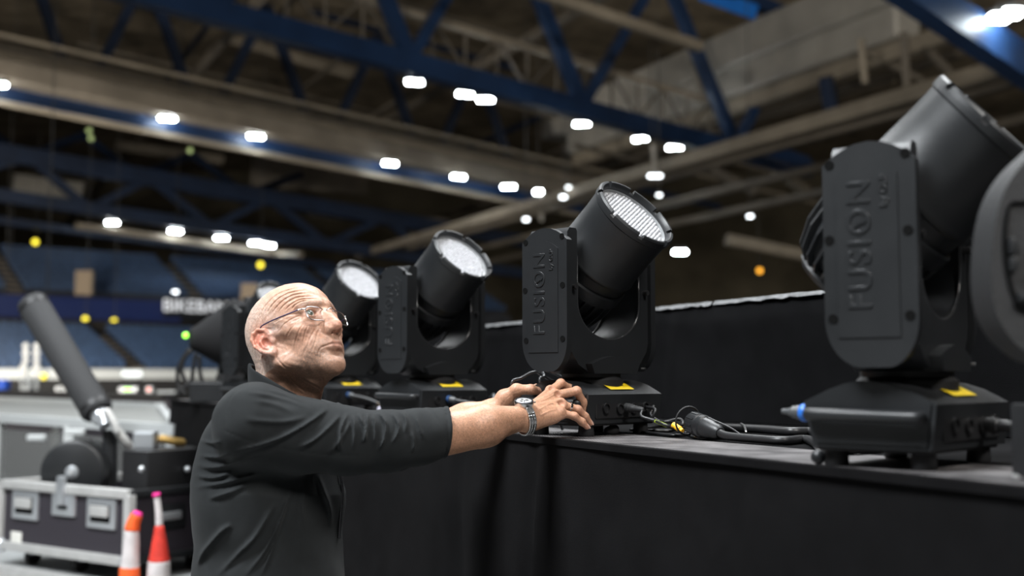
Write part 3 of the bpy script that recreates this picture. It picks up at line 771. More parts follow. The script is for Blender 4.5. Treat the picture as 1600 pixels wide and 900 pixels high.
    bm_obj('rear_band', bm, M['plastic'], head, auto=35)
    bm = bmesh.new(); bm_lathe(bm, [(0.0, -0.166), (0.048, -0.164), (0.058, -0.156), (0.056, -0.146), (0.0, -0.146)], 40, T)
    bm_obj('rear_cap', bm, M['plastic'], head, auto=35)
    for k in range(8):                                                 # castellated front rim
        bm = bmesh.new()
        a0 = math.radians(k * 45 + 3.5 + 11); a1 = math.radians(k * 45 + 41.5 + 11); n = 9
        prof = [(0.1035, 0.171), (0.1035, 0.178), (0.1005, 0.182), (0.0955, 0.182), (0.0905, 0.174), (0.0905, 0.168)]
        rings = [[bm.verts.new(T @ Vector((r * math.cos(a0 + (a1 - a0) * i / n), r * math.sin(a0 + (a1 - a0) * i / n), z))) for r, z in prof] for i in range(n + 1)]
        m = len(prof)
        for A, B in zip(rings[:-1], rings[1:]):
            for i in range(m): bm.faces.new((A[i], A[(i + 1) % m], B[(i + 1) % m], B[i]))
        bm.faces.new(rings[0]); bm.faces.new(rings[-1][::-1])
        bm_obj('rim_tab', bm, M['plastic'], head, auto=35)
    bm = bmesh.new(); bm_lathe(bm, [(0.0, 0.1605), (0.0875, 0.1605), (0.0885, 0.1665), (0.0895, 0.1665), (0.0895, 0.160)], 64, T)
    dish = bm_obj('lens_plate', bm, M['lens_dish'], head, auto=35)
    bm = bmesh.new()
    pitch = 0.0092
    for i in range(-15, 16):
        for j in range(-11, 12):
            x = (i + j * 0.5) * pitch; y = j * pitch * 0.866
            if math.hypot(x, y) > 0.0815: continue
            rr = 0.0046
            bm_lathe(bm, [(rr, 0.1600), (rr, 0.1622), (rr * 0.85, 0.1640), (rr * 0.5, 0.1652), (0.0, 0.1656)], 9, T @ Matrix.Translation((x, y, 0)))
    cells = bm_obj('lens_cells', bm, M['lens'], head, auto=60); cells['kind'] = 'stuff'
    # tilt lock pins on the far arm
    for sgn in (-1, 1):
        bm = bmesh.new(); bm_cyl(bm, (0.056, sgn * 0.132, 0.33), (0.068, sgn * 0.132, 0.33), 0.006, seg=12)
        bm_obj('tilt_lock', bm, M['plastic_dark'], yoke, auto=40)
    bm = bmesh.new(); bm_cyl(bm, (0.062, 0.112, 0.150), (0.074, 0.112, 0.150), 0.0025, seg=10)
    bm_obj('latch_pin', bm, M['steel'], yoke, auto=40)
    return root

M['plastic_text'] = mat('embossed_black_plastic', (0.0155, 0.0168, 0.0185), 0.38)
RZF = math.radians(-43)
lamp_uv = [(1.300, 1.281), (2.31, 1.305), (3.275, 1.29), (4.27, 1.29), (5.35, 1.235)]
lamp_labels = ['black moving head light with a blue plug on its side, beside the grained black housing',
               "black moving head light that the man's hands rest on",
               'black moving head light behind the sleeve, blue plug with drooping grey cable on its base',
               "black moving head light behind the man's glasses, its bright lens just beside his forehead",
               "black moving head light mostly hidden behind the bald man's head, only its lens showing"]
lamps = []
proto = build_fusion()
for i, (u, v) in enumerate(lamp_uv):
    o = proto if i == 0 else copy_tree(proto)
    o.location = uv(u, v, ST); o.rotation_euler = (0, 0, RZF)
    tag(o, lamp_labels[i], 'stage light', 'moving head lights along the stage edge')
    lamps.append(o)
for ch in lamps[0].children:                                          # this one is panned a little further round
    if ch.name.split('.')[0] in ('yoke', 'arm_cover', 'head'): ch.rotation_euler = (0, 0, math.radians(8))
# ================================================================ distance-field modelling (body, clothes)
def _v(p): return np.array([float(c) for c in p], dtype=np.float64)
class Field:
    def __init__(self, lo, hi, h):
        self.lo = _v(lo); self.h = h
        n = np.ceil((_v(hi) - self.lo) / h).astype(int) + 1
        self.n = n
        self.ax = [(self.lo[i] + h * np.arange(n[i])).astype(np.float32) for i in range(3)]
        self.D = np.full(tuple(n), 1.0, np.float32)
    def sl(self, lo, hi):
        a = np.clip(np.floor((_v(lo) - self.lo) / self.h).astype(int), 0, self.n)
        b = np.clip(np.ceil((_v(hi) - self.lo) / self.h).astype(int) + 1, 0, self.n)
        if (b <= a).any(): return None, None
        s = tuple(slice(a[i], b[i]) for i in range(3))
        g = (self.ax[0][s[0]][:, None, None], self.ax[1][s[1]][None, :, None], self.ax[2][s[2]][None, None, :])
        return s, g
    def add(self, prim, k=0.01):
        fn, lo, hi = prim; m = k + 4 * self.h
        s, g = self.sl(_v(lo) - m, _v(hi) + m)
        if s is None: return
        b = fn(*g); a = self.D[s]
        t = np.clip(0.5 + 0.5 * (b - a) / k, 0, 1)
        self.D[s] = b + (a - b) * t - k * t * (1 - t)
    def cut(self, prim, k=0.004):
        fn, lo, hi = prim; m = k + 4 * self.h
        s, g = self.sl(_v(lo) - m, _v(hi) + m)
        if s is None: return
        b = -fn(*g); a = self.D[s]
        t = np.clip(0.5 - 0.5 * (b - a) / k, 0, 1)
        self.D[s] = b + (a - b) * t + k * t * (1 - t)
    def disp(self, fn, band=0.015):
        idx = np.nonzero(np.abs(self.D) < band)
        p = np.stack([self.ax[i][idx[i]] for i in range(3)], 1).astype(np.float64)
        self.D[idx] += fn(p).astype(np.float32)
    def mesh(self):
        D, h = self.D, self.h
        S = D < 0
        c = np.zeros(tuple(self.n - 1), np.int8)
        for i in (0, 1):
            for j in (0, 1):
                for k in (0, 1):
                    c += S[i:c.shape[0] + i, j:c.shape[1] + j, k:c.shape[2] + k]
        act = (c > 0) & (c < 8)
        idx = np.full(act.shape, -1, np.int64)
        cell = np.argwhere(act); idx[act] = np.arange(len(cell))
        acc = np.zeros((len(cell), 3)); cnt = np.zeros(len(cell))
        ci, cj, ck = cell.T
        corners = [(0, 0, 0), (1, 0, 0), (0, 1, 0), (1, 1, 0), (0, 0, 1), (1, 0, 1), (0, 1, 1), (1, 1, 1)]
        for a in range(8):
            for b in range(a + 1, 8):
                A, B = corners[a], corners[b]
                if sum(abs(A[q] - B[q]) for q in range(3)) != 1: continue
                da = D[ci + A[0], cj + A[1], ck + A[2]].astype(np.float64); db = D[ci + B[0], cj + B[1], ck + B[2]].astype(np.float64)
                x = (da < 0) != (db < 0)
                t = np.where(x, da / np.where(x, da - db, 1), 0)
                for q in range(3): acc[:, q] += np.where(x, A[q] + t * (B[q] - A[q]), 0)
                cnt += x
        Vx = self.lo + (cell + acc / cnt[:, None]) * h
        F = []
        for ax in range(3):
            o1, o2 = [(1, 2), (2, 0), (0, 1)][ax]
            sl0 = [slice(None)] * 3; sl1 = [slice(None)] * 3
            sl0[ax] = slice(0, -1); sl1[ax] = slice(1, None)
            s0, s1 = S[tuple(sl0)], S[tuple(sl1)]
            e = np.argwhere(s0 != s1)
            if not len(e): continue
            ok = (e[:, o1] > 0) & (e[:, o2] > 0) & (e[:, o1] < self.n[o1] - 1) & (e[:, o2] < self.n[o2] - 1)
            e = e[ok]; sg = s0[tuple(e.T)]
            def at(d1, d2):
                q = e.copy(); q[:, o1] -= d1; q[:, o2] -= d2
                return idx[tuple(q.T)]
            quad = np.stack([at(1, 1), at(0, 1), at(0, 0), at(1, 0)], 1)
            quad[~sg] = quad[~sg][:, ::-1]
            F.append(quad)
        F = np.concatenate(F)
        F = F[(F >= 0).all(1)]
        return Vx, F
def ell(c, r, rot=None):
    c, r = _v(c), _v(r)
    Rm = None if rot is None else np.array(rot, float)
    def fn(x, y, z):
        dx, dy, dz = x - c[0], y - c[1], z - c[2]
        if Rm is not None:
            dx, dy, dz = (Rm[0, 0] * dx + Rm[1, 0] * dy + Rm[2, 0] * dz, Rm[0, 1] * dx + Rm[1, 1] * dy + Rm[2, 1] * dz, Rm[0, 2] * dx + Rm[1, 2] * dy + Rm[2, 2] * dz)
        a = np.sqrt((dx / r[0]) ** 2 + (dy / r[1]) ** 2 + (dz / r[2]) ** 2) + 1e-6
        b = np.sqrt((dx / r[0] ** 2) ** 2 + (dy / r[1] ** 2) ** 2 + (dz / r[2] ** 2) ** 2) + 1e-6
        return a * (a - 1) / b
    m = r if rot is None else np.full(3, r.max())
    return fn, c - m, c + m
def cap(a, b, ra, rb=None, sq=None):
    """tapered capsule; sq=(axis vector, factor) squashes the section along that axis"""
    a, b = _v(a), _v(b); rb = ra if rb is None else rb
    d = b - a; L2 = max(float(d @ d), 1e-12)
    if sq is not None:
        n = _v(sq[0]); n /= np.linalg.norm(n); f = sq[1]
    def fn(x, y, z):
        dx, dy, dz = x - a[0], y - a[1], z - a[2]
        t = np.clip((dx * d[0] + dy * d[1] + dz * d[2]) / L2, 0, 1)
        dx, dy, dz = dx - t * d[0], dy - t * d[1], dz - t * d[2]
        q = dx * dx + dy * dy + dz * dz
        if sq is not None:
            w = dx * n[0] + dy * n[1] + dz * n[2]
            q = q + w * w * (1 / f ** 2 - 1)
            return (np.sqrt(q) - (ra + (rb - ra) * t)) * min(f, 1.0)
        return np.sqrt(q) - (ra + (rb - ra) * t)
    m = max(ra, rb)
    if sq is not None: m *= max(1.0, sq[1])
    return fn, np.minimum(a, b) - m, np.maximum(a, b) + m
def chain(F_, pts, rs, k=0.004, sq=None):
    for i in range(len(pts) - 1):
        F_.add(cap(pts[i], pts[i + 1], rs[i], rs[i + 1], sq), k)
def proj_px(p):
    """world points (n,3) -> photo pixels"""
    z = p[:, 2] - EYE
    f = p[:, 1] * _cp + z * _sp; u = -p[:, 1] * _sp + z * _cp
    return 800 + FPX * p[:, 0] / f, 450 - FPX * u / f
def poly_dist(qx, qy, poly):
    """distance to a polyline, with side sign and 0..1 position"""
    best = np.full(len(qx), 1e9); side = np.zeros(len(qx)); pos = np.zeros(len(qx))
    n = len(poly) - 1
    for i in range(n):
        (ax, ay), (bx, by) = poly[i], poly[i + 1]
        dx, dy = bx - ax, by - ay; L2 = dx * dx + dy * dy + 1e-9
        t = np.clip(((qx - ax) * dx + (qy - ay) * dy) / L2, 0, 1)
        ex, ey = qx - ax - t * dx, qy - ay - t * dy
        d = np.hypot(ex, ey); m = d < best
        best[m] = d[m]; side[m] = np.sign(dx * ey - dy * ex)[m]; pos[m] = ((i + t) / n)[m]
    return best, side, pos
def spline2(pts, n=5):
    return [(p.x, p.y) for p in smooth_path([(a, b, 0) for a, b in pts], n)]
def field_obj(name, VF, material, parent, col=None, relax=0):
    Vx, F = VF
    if relax:                                           # light Laplacian relax to hide the voxel grid
        e = np.concatenate([F[:, [0, 1]], F[:, [1, 2]], F[:, [2, 3]], F[:, [3, 0]]])
        for _ in range(relax):
            s = np.zeros_like(Vx); c = np.zeros(len(Vx))
            for q in range(3):
                s[:, q] += np.bincount(e[:, 0], Vx[e[:, 1], q], len(Vx)) + np.bincount(e[:, 1], Vx[e[:, 0], q], len(Vx))
            c += np.bincount(e[:, 0], minlength=len(Vx)) + np.bincount(e[:, 1], minlength=len(Vx))
            Vx = Vx * 0.5 + 0.5 * s / np.maximum(c, 1)[:, None]
    me = bpy.data.meshes.new(name)
    me.vertices.add(len(Vx)); me.vertices.foreach_set('co', Vx.astype(np.float32).ravel())
    me.loops.add(len(F) * 4); me.loops.foreach_set('vertex_index', F.astype(np.int32).ravel())
    me.polygons.add(len(F)); me.polygons.foreach_set('loop_start', (np.arange(len(F)) * 4).astype(np.int32))
    me.polygons.foreach_set('loop_total', np.full(len(F), 4, np.int32))
    me.update(calc_edges=True); me.validate()
    if col is not None:
        a = me.color_attributes.new('Col', 'FLOAT_COLOR', 'POINT')
        a.data.foreach_set('color', np.concatenate([col, np.ones((len(col), 1))], 1).astype(np.float32).ravel())
    o = mesh_obj(name, me, material, parent, True)
    if parent is not None: o.matrix_parent_inverse = Matrix.Translation(-Vector(parent.location))
    return o
def merge(*vfs):
    Vs, Fs, n = [], [], 0
    for v, f in vfs:
        Vs.append(v); Fs.append(f + n); n += len(v)
    return np.concatenate(Vs), np.concatenate(Fs)

# ---------------------------------------------------------------- the man: frames and joints
yaw, pit, rol = math.radians(31), math.radians(24), math.radians(5)
hf = Vector((math.cos(yaw) * math.cos(pit), -math.sin(yaw) * math.cos(pit), math.sin(pit)))
hl = Vector((math.sin(yaw), math.cos(yaw), 0))
hl = (hl * math.cos(rol) - hf.cross(hl) * math.sin(rol)).normalized()
hu = hf.cross(hl)
HR = np.array([list(hf), list(hl), list(hu)]).T          # columns: head axes in the world
HO = _v(P(486, 489, 2.19)) - HR @ np.array([0.083, -0.032, 0.0])
def h2w(p): return HO + HR @ _v(p)
def w2h(p): return HR.T @ (_v(p) - HO)

man_base = Vector((-0.50, 2.27, 0))
man = tag(empty('person', man_base), 'bald man in glasses and a dark grey zip-neck sweater reaching out to a stage light', 'person')

sh_r = P(392, 652, 2.09); el_r = P(610, 690, 2.17); cu_r = P(700, 675, 2.245); wr_r = P(822, 652, 2.36)
sh_l = P(420, 648, 2.44); el_l = P(620, 690, 2.56); cu_l = P(690, 672, 2.575); wr_l = P(768, 641, 2.60)
neck_lo = Vector((-0.455, 2.275, 1.44)); 
# ---------------------------------------------------------------- head and neck
def build_head(h):
    nk = w2h(neck_lo)
    f = Field((-0.135, -0.10, min(-0.20, nk[2] + 0.02)), (0.145, 0.10, 0.135), h)
    f.add(ell((-0.008, 0, 0.021), (0.086, 0.0755, 0.0735)), 0.02)                   # cranium
    f.add(ell((0.023, 0, 0.024), (0.071, 0.066, 0.065)), 0.02)                      # forehead
    f.add(ell((-0.030, 0, 0.000), (0.064, 0.067, 0.065)), 0.02)                     # occiput
    f.add(ell((0.036, 0, -0.030), (0.056, 0.060, 0.066)), 0.02)                     # mid face
    f.add(ell((0.046, 0, -0.078), (0.046, 0.043, 0.036)), 0.022)                    # lower face
    f.add(ell((0.079, 0, -0.105), (0.0180, 0.022, 0.0175)), 0.014)                  # chin
    for s in (-1, 1):
        f.add(cap((0.070, s * 0.016, -0.099), (0.004, s * 0.054, -0.066), 0.015, 0.016), 0.018)   # jaw line
        f.add(cap((0.004, s * 0.054, -0.066), (-0.006, s * 0.062, -0.020), 0.016, 0.014), 0.018)  # jaw ramus
        f.add(ell((0.056, s * 0.044, -0.030), (0.024, 0.017, 0.015)), 0.016)        # cheekbone
        f.add(cap((0.052, s * 0.054, -0.026), (0.002, s * 0.068, -0.016), 0.0085, 0.007), 0.012)  # zygomatic arch
        f.add(ell((0.057, s * 0.031, -0.062), (0.025, 0.018, 0.026)), 0.016)        # cheek
        f.add(cap((0.0885, s * 0.010, 0.019), (0.071, s * 0.049, 0.016), 0.0105, 0.0085), 0.012)  # brow
    # eye sockets, lids
    for s in (-1, 1):
        f.cut(ell((0.094, s * 0.033, -0.003), (0.0150, 0.0205, 0.0120)), 0.012)
        f.add(ell((0.0760, s * 0.0325, -0.003), (0.0140, 0.0165, 0.0135)), 0.005)   # lid ball
        f.add(cap((0.083, s * 0.018, 0.0095), (0.075, s * 0.049, 0.0055), 0.0038, 0.0036), 0.005)   # upper lid hood
        f.add(cap((0.0835, s * 0.020, -0.0165), (0.076, s * 0.045, -0.0135), 0.0050, 0.0040), 0.008)  # bag under the eye
        # lid slit, almond shaped
        f.cut(ell((0.0920, s * 0.0335, -0.0008), (0.0155, 0.0152, 0.0078)), 0.0012)
    # nose
    f.add(cap((0.089, 0, 0.010), (0.1065, 0, -0.029), 0.0078, 0.0098), 0.010)
    f.add(ell((0.1070, 0, -0.0360), (0.0125, 0.0125, 0.0112)), 0.007)
    for s in (-1, 1):
        f.add(ell((0.0970, s * 0.0135, -0.0400), (0.0120, 0.0070, 0.0092)), 0.005)
        f.add(ell((0.092, s * 0.013, -0.020), (0.014, 0.010, 0.022)), 0.012)
        f.cut(ell((0.1020, s * 0.0072, -0.0485), (0.0062, 0.0036, 0.0040)), 0.002)
    f.add(cap((0.101, 0, -0.0450), (0.093, 0, -0.050), 0.0036, 0.0045), 0.003)       # septum
    # muzzle and lips
    f.add(ell((0.0770, 0, -0.064), (0.0220, 0.0290, 0.0190)), 0.014)
    for s in (-1, 1):
        chain(f, [(0.0990, s * 0.001, -0.0655), (0.0950, s * 0.012, -0.0650), (0.0830, s * 0.0270, -0.0700)], [0.0032, 0.0032, 0.0022], 0.005)
        chain(f, [(0.0965, s * 0.001, -0.0765), (0.0930, s * 0.012, -0.0755), (0.0825, s * 0.0260, -0.0725)], [0.0038, 0.0036, 0.0022], 0.006)
        chain_pts = [(0.1040, s * 0.001, -0.0708), (0.1000, s * 0.013, -0.0703), (0.0870, s * 0.0295, -0.0735)]
        for i in range(2): f.cut(cap(chain_pts[i], chain_pts[i + 1], 0.0012, 0.0011), 0.0022)
    f.cut(cap((0.1035, 0, -0.0525), (0.1025, 0, -0.0600), 0.0014), 0.006)             # philtrum
    f.cut(ell((0.1010, 0, -0.0870), (0.0085, 0.0200, 0.0042)), 0.010)                 # crease above the chin
    # temples, hollow cheeks
    for s in (-1, 1):
        f.cut(ell((0.050, s * 0.082, 0.022), (0.026, 0.013, 0.024)), 0.02)
        f.cut(ell((0.038, s * 0.074, -0.058), (0.024, 0.012, 0.026)), 0.02)
    # ears
    for s in (-1, 1):
        a = 0.0
        E0 = np.array([-0.003, s * 0.0725, -0.025])
        tl = Matrix.Rotation(math.radians(-s * 24), 3, 'Z') @ Matrix.Rotation(math.radians(-20), 3, 'Y')   # flares out at the back, leans back
        def ep(x, z, out=0.0):
            v = tl @ Vector((x * 0.98, s * out, z * 1.0))
            return E0 + np.array(v)
        rot = np.array(tl)
        f.add(ell(ep(-0.008, 0.002, 0.002), (0.0185, 0.0050, 0.0300), rot), 0.006)
        rim = [(0.010, 0.006), (0.008, 0.020), (-0.002, 0.0290), (-0.014, 0.0285), (-0.0235, 0.019), (-0.0255, 0.004), (-0.021, -0.012), (-0.014, -0.022), (-0.007, -0.028)]
        chain(f, [ep(x, z, 0.0065) for x, z in rim], [0.0030, 0.0034, 0.0036, 0.0036, 0.0036, 0.0034, 0.0034, 0.0040, 0.0055], 0.003)
        f.cut(ell(ep(-0.0040, -0.006, 0.0085), (0.0095, 0.0075, 0.0120), rot), 0.003)
        f.cut(cap(ep(-0.004, 0.016, 0.0085), ep(-0.0185, 0.008, 0.0085), 0.0030), 0.003)
        chain(f, [ep(-0.004, 0.010, 0.006), ep(-0.0125, 0.005, 0.0065), ep(-0.0135, -0.008, 0.006), ep(-0.006, -0.019, 0.006)], [0.0026, 0.0028, 0.0028, 0.0030], 0.0025)
        f.add(ell(ep(0.0085, -0.006, 0.004), (0.0055, 0.0045, 0.0075), rot), 0.004)       # tragus
        f.add(ell(ep(-0.005, -0.0275, 0.004), (0.0080, 0.0045, 0.0085), rot), 0.006)     # lobe
    # neck: upright under the tilted head
    up_b = w2h(h2w((-0.030, 0, -0.030)))
    f.add(cap((-0.024, 0, -0.030), nk - HR.T @ np.array([0.008, 0, 0]), 0.055, 0.060), 0.025)
    fr = w2h(neck_lo + Vector((0.034, -0.008, 0.02)))
    f.add(cap((0.026, 0, -0.088), fr, 0.026, 0.034), 0.03)                               # throat
    ad = 0.55 * np.array([0.052, 0, -0.094]) + 0.45 * fr
    f.add(ell(ad + np.array([0.000, 0, 0.0]), (0.016, 0.012, 0.016)), 0.015)             # larynx
    for s in (-1, 1):
        st = w2h(neck_lo + Vector((0.052, s * 0.016, -0.02)))
        f.add(cap((-0.026, s * 0.062, -0.052), st, 0.010, 0.011), 0.016)                # neck muscle
    f.add(cap((0.066, 0, -0.104), (0.030, 0, -0.112), 0.012, 0.016), 0.02)
    # ---- wrinkles traced on the near side
    Z = lambda pts: spline2([(340 + x / 4.5, 420 + y / 4.5) for x, y in pts], 4)
    fore = [[(300, 330), (335, 265), (395, 200), (470, 158), (560, 138)], [(345, 318), (385, 255), (440, 203), (515, 168), (610, 152)], [(385, 312), (425, 258), (475, 215), (545, 182), (650, 170)],
            [(425, 308), (462, 262), (510, 225), (570, 200), (690, 195)], [(470, 300), (500, 265), (545, 234), (600, 214), (700, 212)], [(520, 290), (545, 255), (590, 230), (650, 222)]]
    crow = [[(590, 330), (525, 352), (460, 400), (425, 450)], [(600, 350), (540, 395), (495, 455), (470, 520)], [(615, 375), (575, 430), (550, 500), (540, 560)], [(580, 312), (505, 325), (440, 352), (390, 385)], [(640, 395), (615, 450), (600, 520)]]
    cheek = [[(728, 405), (702, 455), (690, 505), (668, 560), (650, 600)], [(690, 420), (655, 480), (632, 545)], [(735, 545), (712, 575), (705, 615)], [(625, 545), (605, 600), (612, 650)]]
    neckl = [[(410, 590), (425, 640), (480, 695), (560, 715)], [(545, 735), (620, 790), (700, 830), (740, 870)], [(470, 720), (540, 800), (620, 870)], [(730, 760), (745, 800), (720, 860)]]
    lines = [(Z(p), 0.9, 0.00135) for p in fore] + [(Z(p), 0.9, 0.0007) for p in crow] + [(Z(p), 1.1, 0.0005) for p in cheek] + [(Z(p), 1.2, 0.0009) for p in neckl]
    def wr(p):
        near = p[:, 1] < 0.01
        w = HO + p @ HR.T
        qx, qy = proj_px(w)
        out = np.zeros(len(p))
        for poly, wd, A in lines:
            xs = [a for a, b in poly]; ys = [b for a, b in poly]
            m = near & (qx > min(xs) - 8) & (qx < max(xs) + 8) & (qy > min(ys) - 8) & (qy < max(ys) + 8)
            if not m.any(): continue
            d, sd, t = poly_dist(qx[m], qy[m], poly)
            fade = np.clip(np.minimum(t, 1 - t) * 5, 0, 1)
            out[m] += fade * A * (np.exp(-(d / wd) ** 2) - 0.55 * np.exp(-((d - 2.2 * wd) / (1.3 * wd)) ** 2))
        # faint uneven skin
        out += 0.00035 * np.sin(p[:, 0] * 310 + 2 * np.sin(p[:, 2] * 150)) * np.sin(p[:, 2] * 270 + p[:, 1] * 190)
        return out
    f.disp(wr)
    return f.mesh()

def lerp3(c, t, d): return c * (1 - t[:, None]) + np.array(d) * t[:, None]
def gauss(p, c, r): return np.exp(-(((p - np.array(c)) / np.array(r)) ** 2).sum(1))
SKIN = np.array([0.50, 0.285, 0.195])
def head_colour(Vl):
    q = Vl.copy(); q[:, 1] = np.abs(q[:, 1])
    c = np.tile(SKIN, (len(q), 1))
    rng = np.random.RandomState(4)
    n1 = np.sin(q[:, 0] * 95 + 3 * np.sin(q[:, 2] * 60)) * np.sin(q[:, 2] * 110 + 2 * np.sin(q[:, 0] * 45)) * np.sin(Vl[:, 1] * 120 + 1)
    c *= (1 + 0.10 * n1)[:, None]
    sp = rng.rand(len(q))
    c *= (0.94 + 0.12 * sp)[:, None]
    c = lerp3(c, 0.75 * gauss(q, (-0.014, 0.080, -0.024), (0.03, 0.018, 0.036)), (0.58, 0.17, 0.115))      # ears
    c = lerp3(c, 0.40 * gauss(q, (0.115, 0, -0.038), (0.018, 0.018, 0.018)), (0.56, 0.21, 0.15))           # nose
    c = lerp3(c, 0.30 * gauss(q, (0.065, 0.045, -0.040), (0.026, 0.024, 0.022)), (0.54, 0.24, 0.16))       # cheek
    lip = gauss(q, (0.100, 0, -0.0705), (0.011, 0.021, 0.0085))
    c = lerp3(c, 0.6 * np.clip(lip * 1.2, 0, 1), (0.45, 0.20, 0.15))
    st = np.clip(1.2 * gauss(q, (0.055, 0.03, -0.090), (0.055, 0.045, 0.030)) + 0.6 * gauss(q, (0.10, 0, -0.058), (0.012, 0.022, 0.008)), 0, 1)   # stubble
    c = lerp3(c, 0.70 * st * (sp > 0.40), (0.19, 0.145, 0.12))
    hair = 1 / (1 + np.exp(-(0.020 - q[:, 0] - 0.30 * np.abs(q[:, 2] - 0.01)) / 0.010)) * np.clip((0.100 - q[:, 2]) / 0.03, 0.25, 1) * (q[:, 2] > -0.075)
    hair *= np.clip(1 - 1.4 * gauss(q, (-0.016, 0.085, -0.012), (0.032, 0.02, 0.036)), 0, 1)
    c = lerp3(c, 0.50 * hair, (0.62, 0.50, 0.43))
    c = lerp3(c, 0.45 * hair * (sp > 0.70), (0.72, 0.68, 0.64))
    c = lerp3(c, 0.35 * hair * (sp < 0.16), (0.16, 0.12, 0.10))
    sb = gauss(q, (0.022, 0.075, -0.006), (0.016, 0.03, 0.020))
    c = lerp3(c, 0.6 * np.clip(sb * 1.3, 0, 1) * (sp > 0.35), (0.17, 0.13, 0.11))                           # sideburn
    br = np.exp(-((q[:, 2] - 0.0195 + 0.12 * (q[:, 1] - 0.03) ** 2 * 40) / 0.0045) ** 2) * (q[:, 0] > 0.05) * (q[:, 1] > 0.012) * (q[:, 1] < 0.052)
    c = lerp3(c, 0.45 * br * (sp > 0.35), (0.30, 0.25, 0.22))
    ew = gauss(q, (0.086, 0.032, -0.001), (0.012, 0.017, 0.009))
    c = lerp3(c, 0.35 * ew, (0.42, 0.19, 0.14))
    return c

def skin_material():
    m = bpy.data.materials.new('skin'); m.use_nodes = True
    nt = m.node_tree; b = nt.nodes['Principled BSDF']
    at = nt.nodes.new('ShaderNodeVertexColor'); at.layer_name = 'Col'
    tc = nt.nodes.new('ShaderNodeTexCoord')
    nz = nt.nodes.new('ShaderNodeTexNoise'); nz.inputs['Scale'].default_value = 240; nz.inputs['Detail'].default_value = 8; nz.inputs['Roughness'].default_value = 0.7
    nt.links.new(tc.outputs['Object'], nz.inputs['Vector'])
    mp = nt.nodes.new('ShaderNodeMapRange'); mp.inputs['From Min'].default_value = 0.3; mp.inputs['From Max'].default_value = 0.7
    mp.inputs['To Min'].default_value = 0.70; mp.inputs['To Max'].default_value = 1.26
    nt.links.new(nz.outputs['Fac'], mp.inputs['Value'])
    vm = nt.nodes.new('ShaderNodeVectorMath'); vm.operation = 'SCALE'
    nt.links.new(at.outputs['Color'], vm.inputs[0]); nt.links.new(mp.outputs['Result'], vm.inputs['Scale'])
    nt.links.new(vm.outputs['Vector'], b.inputs['Base Color'])
    b.inputs['Roughness'].default_value = 0.47
    b.inputs['Subsurface Weight'].default_value = 0.12
    b.inputs['Subsurface Radius'].default_value = (0.6, 0.25, 0.12)
    b.inputs['Subsurface Scale'].default_value = 0.008
    nb = nt.nodes.new('ShaderNodeTexNoise'); nb.inputs['Scale'].default_value = 420; nb.inputs['Detail'].default_value = 5
    nt.links.new(tc.outputs['Object'], nb.inputs['Vector'])
    bp = nt.nodes.new('ShaderNodeBump'); bp.inputs['Strength'].default_value = 0.22; bp.inputs['Distance'].default_value = 0.0012
    nt.links.new(nb.outputs['Fac'], bp.inputs['Height']); nt.links.new(bp.outputs['Normal'], b.inputs['Normal'])
    return m
M['skin'] = skin_material()
hv, hfc = build_head(0.00125)
hcol = head_colour(hv)
head_part = (HO + hv @ HR.T, hfc)

# eyes
M['sclera'] = mat('eye_white', (0.72, 0.68, 0.64), 0.12, coat=0.8)
M['iris'] = mat('grey_green_iris', (0.11, 0.14, 0.115), 0.2, coat=0.8, var=0.35, vscale=900)
M['pupil'] = mat('pupil', (0.004, 0.004, 0.004), 0.08, coat=1.0)
gaze = Vector((0.90, -0.36, 0.10)).normalized()
for s in (-1, 1):
    ec = np.array([0.0752, s * 0.0325, -0.0020]); R_ = 0.0118
    q = gaze.to_track_quat('Z', 'Y').to_matrix().to_4x4()
    T = Matrix(np.vstack([np.hstack([HR, HO[:, None]]), [0, 0, 0, 1]]).tolist()) @ Matrix.Translation(ec) @ q
    bm = bmesh.new(); bm_sphere(bm, (0, 0, 0), R_, 24, 16)
    for v in bm.verts: v.co = T @ v.co
    eye = bm_obj('eye', bm, M['sclera'], man, smooth=True); eye.matrix_parent_inverse = Matrix.Translation(-man_base)
    bm = bmesh.new(); bm_lathe(bm, [(0.0060, 0.0102), (0.0058, 0.01055), (0.0040, 0.0115), (0.0022, 0.01195), (0.0, 0.0121)], 24, T)
    ir = bm_obj('iris', bm, M['iris'], eye, smooth=True); pass
    bm = bmesh.new(); bm_lathe(bm, [(0.0023, 0.0119), (0.0020, 0.01215), (0.0, 0.0123)], 18, T)
    pu = bm_obj('pupil', bm, M['pupil'], eye, smooth=True); pass
